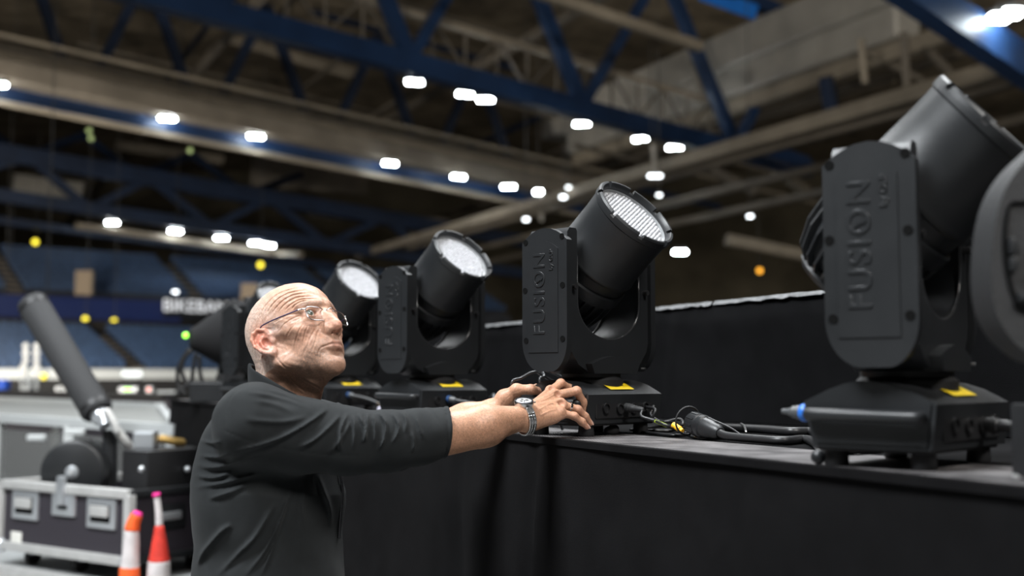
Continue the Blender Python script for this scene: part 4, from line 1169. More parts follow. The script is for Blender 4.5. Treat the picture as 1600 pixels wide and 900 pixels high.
# ---------------------------------------------------------------- glasses
def hb(p): return Vector(h2w(p))
M['frame_metal'] = mat('silver_spectacle_frame', (0.72, 0.72, 0.74), 0.18, metal=1.0)
M['temple'] = mat('dark_violet_temple', (0.030, 0.028, 0.10), 0.3, metal=0.4)
def thin_glass(name, tint=(1, 1, 1), base=0.07):
    m = bpy.data.materials.new(name); m.use_nodes = True
    nt = m.node_tree; nt.nodes.remove(nt.nodes['Principled BSDF'])
    out = [n for n in nt.nodes if n.type == 'OUTPUT_MATERIAL'][0]
    tr = nt.nodes.new('ShaderNodeBsdfTransparent'); tr.inputs[0].default_value = (*tint, 1)
    gl = nt.nodes.new('ShaderNodeBsdfGlossy'); gl.inputs['Roughness'].default_value = 0.02
    fr = nt.nodes.new('ShaderNodeLayerWeight'); fr.inputs['Blend'].default_value = 0.5
    pw = nt.nodes.new('ShaderNodeMath'); pw.operation = 'POWER'; pw.inputs[1].default_value = 5.0
    ad = nt.nodes.new('ShaderNodeMath'); ad.operation = 'ADD'; ad.inputs[1].default_value = base; ad.use_clamp = True
    nt.links.new(fr.outputs['Facing'], pw.inputs[0]); nt.links.new(pw.outputs[0], ad.inputs[0])
    mx = nt.nodes.new('ShaderNodeMixShader')
    nt.links.new(ad.outputs[0], mx.inputs[0])
    nt.links.new(tr.outputs[0], mx.inputs[1]); nt.links.new(gl.outputs[0], mx.inputs[2])
    nt.links.new(mx.outputs[0], out.inputs['Surface'])
    return m
M['specs'] = thin_glass('spectacle_lens', (0.97, 0.97, 0.98))
gx = lambda y: 0.1000 - 2.2 * y * y
def rim_pts(s, n=36, grow=1.0):
    pts = []
    for i in range(n):
        a = 2 * math.pi * i / n
        c, d = math.cos(a), math.sin(a)
        y = 0.0345 + 0.0230 * grow * math.copysign(abs(c) ** 0.55, c)
        z = -0.0085 + 0.0150 * grow * math.copysign(abs(d) ** 0.6, d)
        pts.append((gx(y) - 0.10 * (z + 0.004) - 0.001, s * y, z))
    return pts
bm = bmesh.new()
bridge = smooth_path([hb((gx(s * 0.0115), s * 0.0115, -0.001 + (0.004 if s == 0 else 0))) + (hb((0.008, 0, 0)) - hb((0, 0, 0)) if s == 0 else Vector()) for s in (-1, 0, 1)], 6)
bm_tube(bm, bridge, 0.0010, 8)
specs = bm_obj('eyeglasses', bm, M['frame_metal'], man, smooth=True); specs.matrix_parent_inverse = Matrix.Translation(-man_base)
specs['label'] = 'thin metal framed eyeglasses with dark violet temples'
for s in (-1, 1):
    pts = rim_pts(s)
    bm = bmesh.new(); bm_tube(bm, [hb(p) for p in pts], 0.0011, 8, closed=True)
    bm_obj('lens_rim', bm, M['frame_metal'], specs, smooth=True)
    bm = bmesh.new()
    c = bm.verts.new(hb((gx(0.0345), s * 0.0345, -0.0085)))
    vs_ = [bm.verts.new(hb(p)) for p in rim_pts(s, 36, 0.985)]
    for i in range(36): bm.faces.new((c, vs_[i], vs_[(i + 1) % 36]))
    bm_obj('lens', bm, M['specs'], specs, smooth=True)
    bm = bmesh.new(); bm_tube(bm, smooth_path([hb((gx(0.057), s * 0.0565, 0.0005)), hb((0.0880, s * 0.0635, 0.0010)), hb((0.0820, s * 0.0670, 0.0015))], 4), 0.0016, 8)
    bm_obj('hinge', bm, M['frame_metal'], specs, smooth=True)
    bm = bmesh.new(); bm_tube(bm, smooth_path([hb((0.0830, s * 0.0668, 0.0015)), hb((0.046, s * 0.0775, 0.003)), hb((0.010, s * 0.0795, 0.0065)), hb((-0.008, s * 0.0790, 0.0050)), hb((-0.020, s * 0.0755, -0.010))], 6), 0.00135, 8)
    bm_obj('temple', bm, M['temple'], specs, smooth=True)
    bm = bmesh.new(); bm_tube(bm, smooth_path([hb((gx(0.012) - 0.001, s * 0.0120, -0.007)), hb((gx(0.012) - 0.003, s * 0.0135, -0.012)), hb((0.0905, s * 0.0150, -0.0155))], 4), 0.0008, 6)
    bm_obj('nose_pad_arm', bm, M['frame_metal'], specs, smooth=True)

# ---------------------------------------------------------------- hands and forearms
def finger(f, pts, r, k=0.0035):
    n = len(pts)
    rs = [r * (1.10, 1.0, 0.92, 0.78)[min(i, 3)] for i in range(n)]
    rs[-1] = r * 0.76
    chain(f, pts, rs, k)
    for i in range(1, n - 1):                                     # knuckle swell
        f.add(ell(pts[i], (r * 1.10,) * 3), 0.004)
def right_arm(h):
    lo = (-0.19, 2.17, 1.40); hi = (0.20, 2.54, 1.58)
    f = Field(lo, hi, h)
    side = (wr_r - cu_r).normalized().cross(Vector((0, 0, 1))).normalized()
    W = wr_r
    a0 = el_r.lerp(cu_r, 0.4)
    fm = cu_r.lerp(W, 0.45)
    f.add(cap(a0, fm, 0.0425, 0.0375), 0.02)
    f.add(cap(fm, W, 0.0385, 0.0225, (side + Vector((0, 0, 0.45)), 1.18)), 0.02)
    f.add(cap(a0 + Vector((0, 0, -0.012)), fm + Vector((0.01, 0, -0.010)), 0.033, 0.026), 0.02)
    mcp = [P(860, 612, 2.475), P(868, 618, 2.452), P(877, 632, 2.428), P(876, 645, 2.404)]
    up = Vector((-0.15, -0.35, 0.9)).normalized()
    for i, m in enumerate(mcp):                                  # palm
        w0 = W + (mcp[i] - mcp[1]) * 0.22
        f.add(cap(w0, m - up * 0.004, 0.0170, 0.0125 if i < 3 else 0.0115), 0.014)
    f.add(cap(W + (mcp[3] - mcp[1]) * 0.25 - up * 0.006, mcp[3] - up * 0.008 - (mcp[3] - W) * 0.25, 0.0145, 0.0125), 0.012)  # heel of the hand
    fing = [([mcp[0], P(876, 599, 2.500), P(890, 607, 2.520), P(894, 620, 2.527)], 0.0092),
            ([mcp[1], P(901, 611, 2.475), P(911, 629, 2.490), P(912, 645, 2.494)], 0.0094),
            ([mcp[2], P(903, 640, 2.442), P(914, 651, 2.452), P(922, 661, 2.459)], 0.0085),
            ([mcp[3], P(897, 650, 2.412), P(909, 659, 2.422), P(917, 667, 2.428)], 0.0078)]
    for pts, r in fing: finger(f, pts, r)
    th = [W + Vector((0.020, 0.030, -0.012)), P(848, 640, 2.475), P(872, 640, 2.50), P(890, 646, 2.512)]
    chain(f, th, [0.016, 0.014, 0.011, 0.009], 0.008)
    for i, m in enumerate(mcp):                                  # tendons and knuckles
        f.add(cap(W.lerp(m, 0.35) + up * 0.0155, m + up * 0.0075, 0.0022, 0.0034), 0.007)
        f.add(ell(m + up * 0.004, (0.0098,) * 3), 0.007)
        if i < 3: f.cut(ell((mcp[i] + mcp[i + 1]) / 2 + up * 0.012 + (m - W).normalized() * 0.004, (0.007,) * 3), 0.008)
    f.add(ell(W + Vector((-0.012, -0.020, 0.012)), (0.010, 0.010, 0.009)), 0.010)        # wrist bone
    veins = [[(842, 640), (852, 634), (862, 630), (872, 632)], [(846, 648), (858, 642), (868, 640)], [(846, 626), (856, 622), (866, 616)]]
    veins = [spline2(v, 4) for v in veins]
    def dsp(p):
        qx, qy = proj_px(p)
        out = np.zeros(len(p))
        for v in veins:
            d, s_, t = poly_dist(qx, qy, v); out -= 0.0011 * np.exp(-(d / 1.1) ** 2)
        for pts, r in fing:                                       # creases at the finger joints
            for j in (1, 2):
                c = _v(pts[j]); ax = _v((pts[j + 1] - pts[j - 1]).normalized())
                q = p - c; t = q @ ax; near = (q * q).sum(1) < 0.018 ** 2
                for o in (-0.0032, 0.0, 0.0032): out[near] += 0.00055 * np.exp(-((t[near] - o) / 0.0009) ** 2)
        return out
    f.disp(dsp)
    return f.mesh(), fing
def left_arm(h):
    f = Field((-0.20, 2.44, 1.42), (0.16, 2.76, 1.60), h)
    W = wr_l
    a0 = el_l.lerp(cu_l, 0.4)
    f.add(cap(a0, cu_l.lerp(W, 0.5), 0.0415, 0.036), 0.02); f.add(cap(cu_l.lerp(W, 0.5), W, 0.036, 0.0245), 0.02)
    mcp = [P(809, 619, 2.635), P(808, 617, 2.660), P(805, 619, 2.685), P(801, 624, 2.705)]
    for i, m in enumerate(mcp): f.add(cap(W + (m - mcp[1]) * 0.4, m, 0.019, 0.012), 0.014)
    fing = [([mcp[0], P(836, 611, 2.648), P(852, 618, 2.650), P(856, 630, 2.645)], 0.0090),
            ([mcp[1], P(838, 607, 2.668), P(852, 613, 2.680), P(860, 618, 2.684)], 0.0092),
            ([mcp[2], P(834, 608, 2.695), P(848, 612, 2.708), P(856, 616, 2.712)], 0.0085),
            ([mcp[3], P(824, 616, 2.715), P(838, 617, 2.722), P(846, 619, 2.724)], 0.0076)]
    for pts, r in fing: finger(f, pts, r)
    th = [W + Vector((0.010, -0.016, 0.004)), P(788, 622, 2.585), P(807, 609, 2.575), P(830, 608.5, 2.572), P(845, 612, 2.580)]
    chain(f, th, [0.0200, 0.0170, 0.0122, 0.0105, 0.0085], 0.007)
    f.add(ell(th[2], (0.0128,) * 3), 0.006)
    f.add(cap(th[1], mcp[0], 0.016, 0.012), 0.012)
    def dsp(p):
        qx, qy = proj_px(p)
        out = np.zeros(len(p))
        for v in ([(800, 614), (806, 612), (812, 610)], [(784, 632), (792, 622), (800, 616)], [(826, 604), (829, 609), (828, 614)], [(822, 604), (825, 609), (824, 614)]):
            d, s_, t = poly_dist(qx, qy, v); out += 0.0007 * np.exp(-(d / 0.9) ** 2)
        return out
    f.disp(dsp)
    return f.mesh(), th
(ra_v, ra_f), r_fing = right_arm(0.0015)
(la_v, la_f), l_th = left_arm(0.0017)
def arm_colour(p, fing, seed):
    rng = np.random.RandomState(seed); sp = rng.rand(len(p))
    c = np.tile(SKIN * np.array([1.0, 0.95, 0.88]), (len(p), 1))
    n1 = np.sin(p[:, 0] * 95 + 3 * np.sin(p[:, 2] * 60)) * np.sin(p[:, 2] * 130 + 2 * np.sin(p[:, 0] * 45)) * np.sin(p[:, 1] * 110 + 1)
    c *= (1 + 0.11 * n1)[:, None] * (0.93 + 0.14 * sp)[:, None]
    for pts, r in fing:                                           # redder knuckles and tips
        for j, w in ((0, 0.30), (1, 0.38), (len(pts) - 1, 0.35)):
            c = lerp3(c, w * np.exp(-((p - _v(pts[j])) ** 2).sum(1) / 0.010 ** 2), (0.56, 0.22, 0.16))
    return c
def hair_fleck(p, c, a, b, seed):
    """short fair arm hair as fine flecks on the forearm"""
    rng = np.random.RandomState(seed); sp = rng.rand(len(p))
    a, b = _v(a), _v(b); d = b - a
    t = ((p - a) @ d) / (d @ d)
    m = np.clip((1.0 - t) * 5, 0, 1)
    return lerp3(c, 0.40 * m * (sp > 0.78), (0.20, 0.11, 0.06))
ra_c = hair_fleck(ra_v, arm_colour(ra_v, r_fing, 1), cu_r, wr_r, 5)
la_c = hair_fleck(la_v, arm_colour(la_v, [(l_th, 0.01)], 2), cu_l, wr_l, 6)

# torso, hips, legs under the clothes (coarse, hidden)
def trunk(h, grow=0.0):
    f = Field((-0.72, 1.98, 0.02), (-0.02, 2.60, 1.56), h)
    g = grow
    yx = (Vector((0, 1, 0)), 1.28)
    f.add(cap((-0.487, 2.27, 1.00), (-0.490, 2.27, 1.34), 0.112 + g, 0.118 + g, yx), 0.03)
    f.add(cap((-0.490, 2.27, 1.34), (-0.47, 2.27, 1.44), 0.112 + g, 0.075 + g, yx), 0.03)
    f.add(cap(sh_r + Vector((0, 0.06, -0.01)), sh_l + Vector((0, -0.06, -0.01)), 0.055, 0.055), 0.04)
    f.add(cap((-0.48, 2.27, 0.97), (-0.48, 2.27, 0.90), 0.118 + g, 0.11 + g, yx), 0.03)
    for s, fx in ((-1, 0.03), (1, -0.04)):
        hip = (-0.48, 2.27 + s * 0.085, 0.90); kn = (-0.46 + fx, 2.27 + s * 0.10, 0.49); an = (-0.50 + fx, 2.27 + s * 0.105, 0.085)
        f.add(cap(hip, kn, 0.082, 0.056), 0.03); f.add(cap(kn, an, 0.055, 0.036), 0.02)
        f.add(cap((an[0], an[1], 0.055), (an[0] + 0.16, an[1], 0.045), 0.032, 0.026), 0.02)
    f.add(cap(sh_r, el_r, 0.047, 0.042), 0.03); f.add(cap(sh_l, el_l, 0.047, 0.042), 0.03)
    f.add(cap(el_r, el_r.lerp(cu_r, 0.6), 0.042, 0.043), 0.02); f.add(cap(el_l, el_l.lerp(cu_l, 0.6), 0.042, 0.043), 0.02)
    f.add(cap(neck_lo + Vector((0, 0, -0.05)), neck_lo + Vector((0, 0, 0.06)), 0.062, 0.058), 0.03)
    return f.mesh()
tr = trunk(0.008)
allv = merge(head_part, (ra_v, ra_f), (la_v, la_f), tr)
allc = np.concatenate([hcol, ra_c, la_c, np.tile(SKIN, (len(tr[0]), 1))])
body = field_obj('body', allv, M['skin'], man, allc)

# finger nails
M['nail'] = mat('finger_nail', (0.60, 0.38, 0.30), 0.22, coat=0.3)
for pts, r in r_fing + [([l_th[2], l_th[3], l_th[4]], 0.0105)]:
    tip, prev = pts[-1], pts[-2]
    ax = (tip - prev).normalized()
    toward = (Vector((0, 0, EYE)) - tip).normalized() * 0.55 + Vector((0.25, 0, 0.75))
    nrm = (toward - ax * toward.dot(ax)).normalized(); sd = ax.cross(nrm)
    bm = bmesh.new(); rr = r * 0.78
    rows = []
    for i in range(5):
        t = -0.004 + 0.0105 * i / 4
        rows.append([bm.verts.new(tip + ax * t + sd * (rr * 0.72 * math.sin(a)) + nrm * (rr * (0.30 + 0.74 * math.cos(a)) - 0.18 * max(t, 0))) for a in (-0.95, -0.5, 0, 0.5, 0.95)])
    for A, B in zip(rows[:-1], rows[1:]):
        for i in range(4): bm.faces.new((A[i], A[i + 1], B[i + 1], B[i]))
    n_ = bm_obj('finger_nail', bm, M['nail'], body, smooth=True)
# ---------------------------------------------------------------- sweater
def knit_material():
    m = mat('charcoal_fleece_knit', (0.0195, 0.0216, 0.0228), 0.85, var=0.14, vscale=30, bump=0.5, bscale=1300, bdist=0.0008, spec=0.12, sheen=0.04)
    return m
M['knit'] = knit_material()
M['knit_dark'] = mat('sweater_seam', (0.010, 0.011, 0.012), 0.9)
def Z8(pts): return spline2([(270 + x / 2.647, 560 + y / 2.647) for x, y in pts], 4)
fold_px = [([(100, 860), (120, 810), (160, 760), (205, 712), (245, 688)], 3.6, 0.0060), ([(185, 900), (270, 810), (340, 740), (395, 650), (418, 605)], 3.4, 0.0055),
           ([(300, 900), (375, 805), (430, 700), (485, 550)], 3.0, 0.0045), ([(365, 900), (410, 790), (445, 680), (495, 530)], 2.6, 0.0035),
           ([(600, 478), (622, 540), (650, 620), (655, 700)], 3.0, 0.0045), ([(545, 500), (540, 600), (535, 700)], 3.0, 0.0025),
           ([(95, 440), (170, 452), (260, 432), (350, 400)], 3.4, 0.0040), ([(90, 485), (170, 494), (245, 472)], 2.8, 0.0034), ([(100, 530), (190, 520), (300, 492), (365, 474)], 3.0, 0.0040),
           ([(145, 582), (230, 556), (320, 518)], 3.0, 0.0036), ([(105, 400), (180, 410), (240, 395)], 2.8, 0.0030), ([(115, 340), (160, 350), (205, 345)], 2.6, 0.0026),
           ([(235, 392), (350, 362), (440, 332), (520, 292), (600, 240), (640, 205)], 3.0, 0.0055), ([(515, 372), (580, 342), (640, 292), (695, 232)], 3.0, 0.0055),
           ([(300, 140), (380, 150), (470, 172), (560, 205)], 2.8, 0.0014), ([(330, 175), (420, 190), (500, 225)], 3.4, 0.0014), ([(395, 130), (470, 150), (545, 182)], 2.8, 0.0012),
           ([(290, 250), (380, 262), (470, 262), (560, 240)], 4.0, 0.0030), ([(640, 400), (700, 330), (735, 260)], 3.0, 0.0040),
           ([(722, 225), (698, 285), (690, 350), (700, 390)], 2.6, 0.0055), ([(768, 225), (792, 290), (796, 350)], 2.2, 0.0050), ([(805, 222), (803, 290), (788, 352)], 2.2, 0.0050),
           ([(850, 222), (880, 268), (872, 340), (850, 380)], 2.4, 0.0055), ([(905, 222), (935, 275), (925, 320), (903, 355)], 2.2, 0.0050), ([(950, 220), (965, 260), (960, 310)], 2.4, 0.0035),
           ([(745, 232), (752, 300), (745, 380)], 2.4, 0.0040), ([(830, 225), (838, 290), (830, 370)], 2.0, 0.0036), ([(1000, 225), (1020, 290), (1040, 340)], 2.4, 0.0026), ([(985, 300), (1000, 350), (990, 390)], 2.4, 0.0028)]
fold_px = [(Z8(p), w, A * (1.8 if min(x for x, y in p) > 635 else 1.55)) for p, w, A in fold_px]
seam_px = [Z8([(290, 118), (240, 160), (222, 220), (215, 300)]), Z8([(215, 300), (330, 345), (500, 380), (640, 398), (760, 400)]), Z8([(530, 900), (535, 700), (548, 500)])]
def sweater(h):
    f = Field((-0.70, 1.96, 0.86), (-0.10, 2.68, 1.60), h)
    yx = (Vector((0, 1, 0)), 1.30)
    f.add(cap((-0.470, 2.27, 0.93), (-0.476, 2.27, 1.15), 0.130, 0.138, yx), 0.03)
    f.add(cap((-0.476, 2.27, 1.15), (-0.478, 2.27, 1.35), 0.138, 0.139, yx), 0.03)
    f.add(cap((-0.478, 2.27, 1.34), (-0.472, 2.27, 1.405), 0.137, 0.085, yx), 0.04)
    f.add(cap(sh_r + Vector((-0.004, 0.05, -0.026)), sh_l + Vector((-0.004, -0.05, -0.026)), 0.070, 0.070), 0.05)
    f.add(cap((-0.520, 2.20, 1.40), (-0.520, 2.34, 1.40), 0.070, 0.070), 0.05)
    for s, a in ((sh_r, 0.075), (sh_l, -0.075)):
        f.add(cap((-0.495, 2.27 - a * 0.5, 1.462), s + Vector((0.0, 0.03 * (1 if a > 0 else -1), -0.004)), 0.045, 0.058), 0.04)     # shoulder slope
    R_ = [(sh_r + Vector((0.005, 0, -0.014)), 0.078), (P(470, 682, 2.11), 0.068), (P(540, 690, 2.135), 0.0620), (P(605, 690, 2.165), 0.0555), (P(652, 682, 2.200), 0.0515), (P(697, 675.5, 2.243), 0.0490)]
    L_ = [(sh_l + Vector((0.005, 0, -0.014)), 0.078), (P(500, 680, 2.48), 0.072), (P(560, 690, 2.52), 0.0620), (el_l, 0.0555), (P(655, 684, 2.57), 0.0505), (cu_l, 0.0490)]
    for c_ in (R_, L_):
        chain(f, [p for p, r in c_], [r for p, r in c_], 0.02)
    # open cuff ends, waist hem
    for a, b in ((P(652, 682, 2.200), R_[-1][0]), (P(655, 684, 2.57), cu_l)):
        d = _v(Vector((0.94, 0.24, -0.06)).normalized()); o_ = _v(b)
        def hs(x, y, z, d=d, o_=o_): return -((x - o_[0]) * d[0] + (y - o_[1]) * d[1] + (z - o_[2]) * d[2])
        f.cut((hs, o_ - 0.075, o_ + 0.075), 0.003)
        f.cut(cap(_v(a.lerp(b, 0.85)), _v(b) + d * 0.03, 0.0438, 0.0438), 0.002)
    f.cut((lambda x, y, z: z - 0.905 + 0 * x + 0 * y, (-0.70, 1.96, 0.86), (-0.10, 2.68, 0.905)), 0.004)
    def dsp(p):
        near = p[:, 1] < 2.33
        qx, qy = proj_px(p)
        out = np.zeros(len(p))
        for poly, wd, A in fold_px:
            xs = [a for a, b in poly]; ys = [b for a, b in poly]; e = 5 * wd
            m = near & (qx > min(xs) - e) & (qx < max(xs) + e) & (qy > min(ys) - e) & (qy < max(ys) + e)
            if not m.any(): continue
            d, sd, t = poly_dist(qx[m], qy[m], poly)
            fade = np.clip(np.minimum(t, 1 - t) * 3.5, 0, 1)
            u = d * sd
            out[m] -= fade * A * (np.exp(-(u / wd) ** 2) - 0.25 * np.exp(-((u - 1.9 * wd) / (1.5 * wd)) ** 2))
        for poly in seam_px:
            d, sd, t = poly_dist(qx, qy, poly)
            out[near] += 0.0012 * np.exp(-(d[near] / 1.0) ** 2)
        for o_ in (R_[-1][0], cu_l):                                # sewn hem of the cuffs
            e_ = (p - _v(o_)) @ _v(Vector((0.94, 0.24, -0.06)).normalized())
            m = (((p - _v(o_)) ** 2).sum(1) < 0.075 ** 2)
            out[m] += 0.0020 * np.exp(-((e_[m] + 0.0075) / 0.0022) ** 2) - 0.0012 * (e_[m] > -0.0075)
        x, y, z = p.T
        nc = np.minimum(((p - _v(R_[-1][0])) ** 2).sum(1), ((p - _v(cu_l)) ** 2).sum(1)) > 0.07 ** 2
        out += nc * 0.0030 * np.sin(9 * x + 14 * z + 2 * np.sin(11 * y)) * np.sin(17 * y + 7 * z) + 0.0014 * np.sin(41 * x + 3 * np.sin(23 * z)) * np.sin(33 * z + 19 * y)
        far = ~near                                                 # folds of the far sleeve
        out[far] += 0.0035 * np.sin(95 * x[far] + 3 * np.sin(20 * z[far])) * (x[far] > -0.38)
        return out
    f.disp(dsp, 0.02)
    global sweater_field
    sweater_field = f
    return f.mesh()
sw = field_obj('sweater', sweater(0.0029), M['knit'], man, relax=1)
sw['label'] = 'dark grey fleece sweater with pushed-up sleeves'
# stand collar
def collar(h):
    f = Field((-0.58, 2.15, 1.43), (-0.34, 2.39, 1.62), h)
    A = _v(P(394, 571, 2.27)); B = _v(P(499, 636, 2.235))
    n = np.array([-(B[2] - A[2]), 0, B[0] - A[0]]); n /= np.linalg.norm(n)
    lo_, hi_ = Vector((-0.450, 2.272, 1.44)), Vector((-0.450, 2.262, 1.62))
    f.add(cap(lo_, hi_, 0.0835, 0.0665), 0.01)
    f.cut(cap(lo_ + Vector((0, 0, -0.05)), hi_ + Vector((0, 0, 0.05)), 0.0785, 0.0605), 0.002)
    f.cut((lambda x, y, z: -((x - A[0]) * n[0] + (z - A[2]) * n[2]) + 0 * y, (-0.58, 2.15, 1.40), (-0.34, 2.39, 1.62)), 0.004)
    f.disp(lambda p: 0.0016 * np.sin(40 * p[:, 0] + 60 * p[:, 2]) + 0.001 * np.sin(70 * p[:, 1] + 30 * p[:, 2]))
    return f.mesh()
co = field_obj('collar', collar(0.0022), M['knit'], sw, relax=1); co.matrix_parent_inverse = Matrix()
# front zip
M['zip'] = mat('zip_teeth', (0.10, 0.10, 0.11), 0.35, metal=0.8)
zp = []
sf = sweater_field
iy = int(round((2.245 - sf.lo[1]) / sf.h))
for z in np.linspace(1.24, 1.47, 26):
    iz = int(round((z - sf.lo[2]) / sf.h))
    col_ = sf.D[:, iy, iz]; ins = np.nonzero(col_ < 0)[0]
    ins = ins[(sf.ax[0][ins] < -0.28)]
    if len(ins): zp.append((float(sf.ax[0][ins.max()]) + 0.0035, 2.245, float(z)))
bm = bmesh.new(); bm_tube(bm, smooth_path(zp[::5], 6), 0.0028, 6); bm_obj('zip', bm, M['zip'], sw, smooth=True)
# ---------------------------------------------------------------- trousers, shoes
M['denim'] = mat('black_trousers', (0.012, 0.012, 0.014), 0.85, bump=0.4, bscale=700, bdist=0.001)
def trousers(h):
    f = Field((-0.70, 2.00, 0.05), (-0.25, 2.55, 1.02), h)
    yx = (Vector((0, 1, 0)), 1.25)
    f.add(cap((-0.478, 2.27, 1.02), (-0.480, 2.27, 0.90), 0.128, 0.126, yx), 0.03)
    for s, fx in ((-1, 0.03), (1, -0.04)):
        hip = (-0.48, 2.27 + s * 0.085, 0.90); kn = (-0.46 + fx, 2.27 + s * 0.10, 0.49); an = (-0.50 + fx, 2.27 + s * 0.105, 0.075)
        f.add(cap(hip, kn, 0.098, 0.072), 0.03); f.add(cap(kn, an, 0.072, 0.062), 0.02)
    f.disp(lambda p: 0.004 * np.sin(20 * p[:, 2] + 5 * np.sin(12 * p[:, 0])) * np.sin(25 * p[:, 1] + 9 * p[:, 2]))
    return f.mesh()
tro = field_obj('trousers', trousers(0.006), M['denim'], man, relax=1)
for s, fx in ((-1, 0.03), (1, -0.04)):
    ax_, ay_ = -0.50 + fx, 2.27 + s * 0.105
    f = Field((ax_ - 0.12, ay_ - 0.08, -0.01), (ax_ + 0.26, ay_ + 0.08, 0.13), 0.005)
    f.add(cap((ax_ - 0.02, ay_, 0.055), (ax_ + 0.19, ay_, 0.042), 0.047, 0.042), 0.02)
    f.add(cap((ax_, ay_, 0.06), (ax_, ay_, 0.10), 0.046, 0.046), 0.03)
    f.cut((lambda x, y, z: z - 0.004 + 0 * x + 0 * y, (ax_ - 0.12, ay_ - 0.08, -0.02), (ax_ + 0.26, ay_ + 0.08, 0.004)), 0.003)
    field_obj('shoe', f.mesh(), M['rubber'], man, relax=1)

# ---------------------------------------------------------------- wristwatch and ring
M['dial'] = mat('silver_watch_dial', (0.62, 0.63, 0.64), 0.3, metal=0.2)
M['bezel'] = mat('dark_watch_bezel', (0.10, 0.10, 0.11), 0.2, metal=0.9)
wa = (P(836, 649, 2.372) - P(815, 653, 2.352)).normalized()           # along the arm
wc = P(817, 653, 2.356)
wn = Vector((-0.10, -0.42, 0.90)); wn = (wn - wa * wn.dot(wa)).normalized()
ws = wa.cross(wn)
Rw = Matrix((wa, ws, wn)).transposed().to_4x4()
_q = ra_v - _v(wc); _t = _q @ _v(wa)                                 # measure the wrist under the bracelet
_m = np.abs(_t) < 0.007; _q = _q[_m]
_an = np.arctan2(_q @ _v(ws), _q @ _v(wn)); _rd = np.hypot(_q @ _v(ws), _q @ _v(wn))
def wrist_r(a, w=0.16):
    d = np.abs((_an - a + math.pi) % (2 * math.pi) - math.pi) < w
    return float(np.percentile(_rd[d], 90)) if d.any() else 0.03
bm = bmesh.new()
Tc = Matrix.Translation(wc + wn * (wrist_r(0.0, 0.4) + 0.0012)) @ Rw
bm_lathe(bm, [(0.0, -0.003), (0.0185, -0.003), (0.0200, 0.000), (0.0205, 0.005), (0.0195, 0.0078), (0.0165, 0.0088), (0.0160, 0.0075), (0.0, 0.0075)], 40, Tc)
watch = bm_obj('wristwatch', bm, M['steel'], man, auto=30); watch.matrix_parent_inverse = Matrix.Translation(-man_base)
watch['label'] = 'steel chronograph wristwatch with link bracelet'
bm = bmesh.new(); bm_lathe(bm, [(0.0160, 0.0082), (0.0158, 0.0092), (0.0190, 0.0086), (0.0194, 0.0080)], 40, Tc); bm_obj('bezel', bm, M['bezel'], watch, auto=30)
bm = bmesh.new(); bm_lathe(bm, [(0.0158, 0.0076), (0.0, 0.0078)], 40, Tc); bm_obj('dial', bm, M['dial'], watch, smooth=True)
for x, y in ((0.0072, 0), (-0.0072, 0), (0, -0.0075)):
    bm = bmesh.new(); bm_lathe(bm, [(0.0034, 0.0078), (0.0032, 0.0081), (0.0, 0.0081)], 18, Tc @ Matrix.Translation((x, y, 0))); bm_obj('subdial', bm, M['ink'], watch, auto=30)
for ang, L in ((0.6, 0.010), (2.2, 0.013)):
    bm = bmesh.new(); bm_box(bm, (L / 2 * math.cos(ang), L / 2 * math.sin(ang), 0.0085), (L, 0.0009, 0.0004), Matrix.Rotation(ang, 3, 'Z'))
    for v in bm.verts: v.co = Tc @ v.co
    bm_obj('watch_hand', bm, M['bezel'], watch)
for y in (-0.007, 0.0, 0.007):
    bm = bmesh.new(); bm_cyl(bm, Tc @ Vector((0.0195, y, 0.003)), Tc @ Vector((0.0235, y, 0.003)), 0.0019, seg=12); bm_obj('crown', bm, M['steel'], watch, auto=30)
nl = 30
for i in range(nl):
    a = math.radians(38 + (360 - 76) * i / (nl - 1))
    r_ = wrist_r(a) + 0.0022
    rad = ws * (math.sin(a) * r_) + wn * (math.cos(a) * r_)
    a2 = a + 0.12; r2 = wrist_r(a2) + 0.0022
    tang = (ws * (math.sin(a2) * r2) + wn * (math.cos(a2) * r2) - rad).normalized()
    nor = wa.cross(tang)
    bm = bmesh.new()
    for o, w in ((-0.0062, 0.0050), (0, 0.0066), (0.0062, 0.0050)):
        bm_box(bm, wc + rad + wa * o, (w, 0.0062, 0.0032), Matrix((wa, tang, nor)).transposed())
    bevel(bm, 0.0006, 1)
    bm_obj('bracelet_link', bm, M['steel'], watch)
# ring on the ring finger
ra_, rb_ = r_fing[2][0][0], r_fing[2][0][1]
axr = (rb_ - ra_).normalized()
bm = bmesh.new()
Tr = Matrix.Translation(ra_.lerp(rb_, 0.52)) @ axr.to_track_quat('Z', 'Y').to_matrix().to_4x4()
bm_lathe(bm, [(0.0088, -0.0024), (0.0102, -0.0022), (0.0105, 0.0), (0.0102, 0.0022), (0.0088, 0.0024)], 36, Tr)
ring = bm_obj('ring', bm, M['chrome'], man, auto=40); ring.matrix_parent_inverse = Matrix.Translation(-man_base)
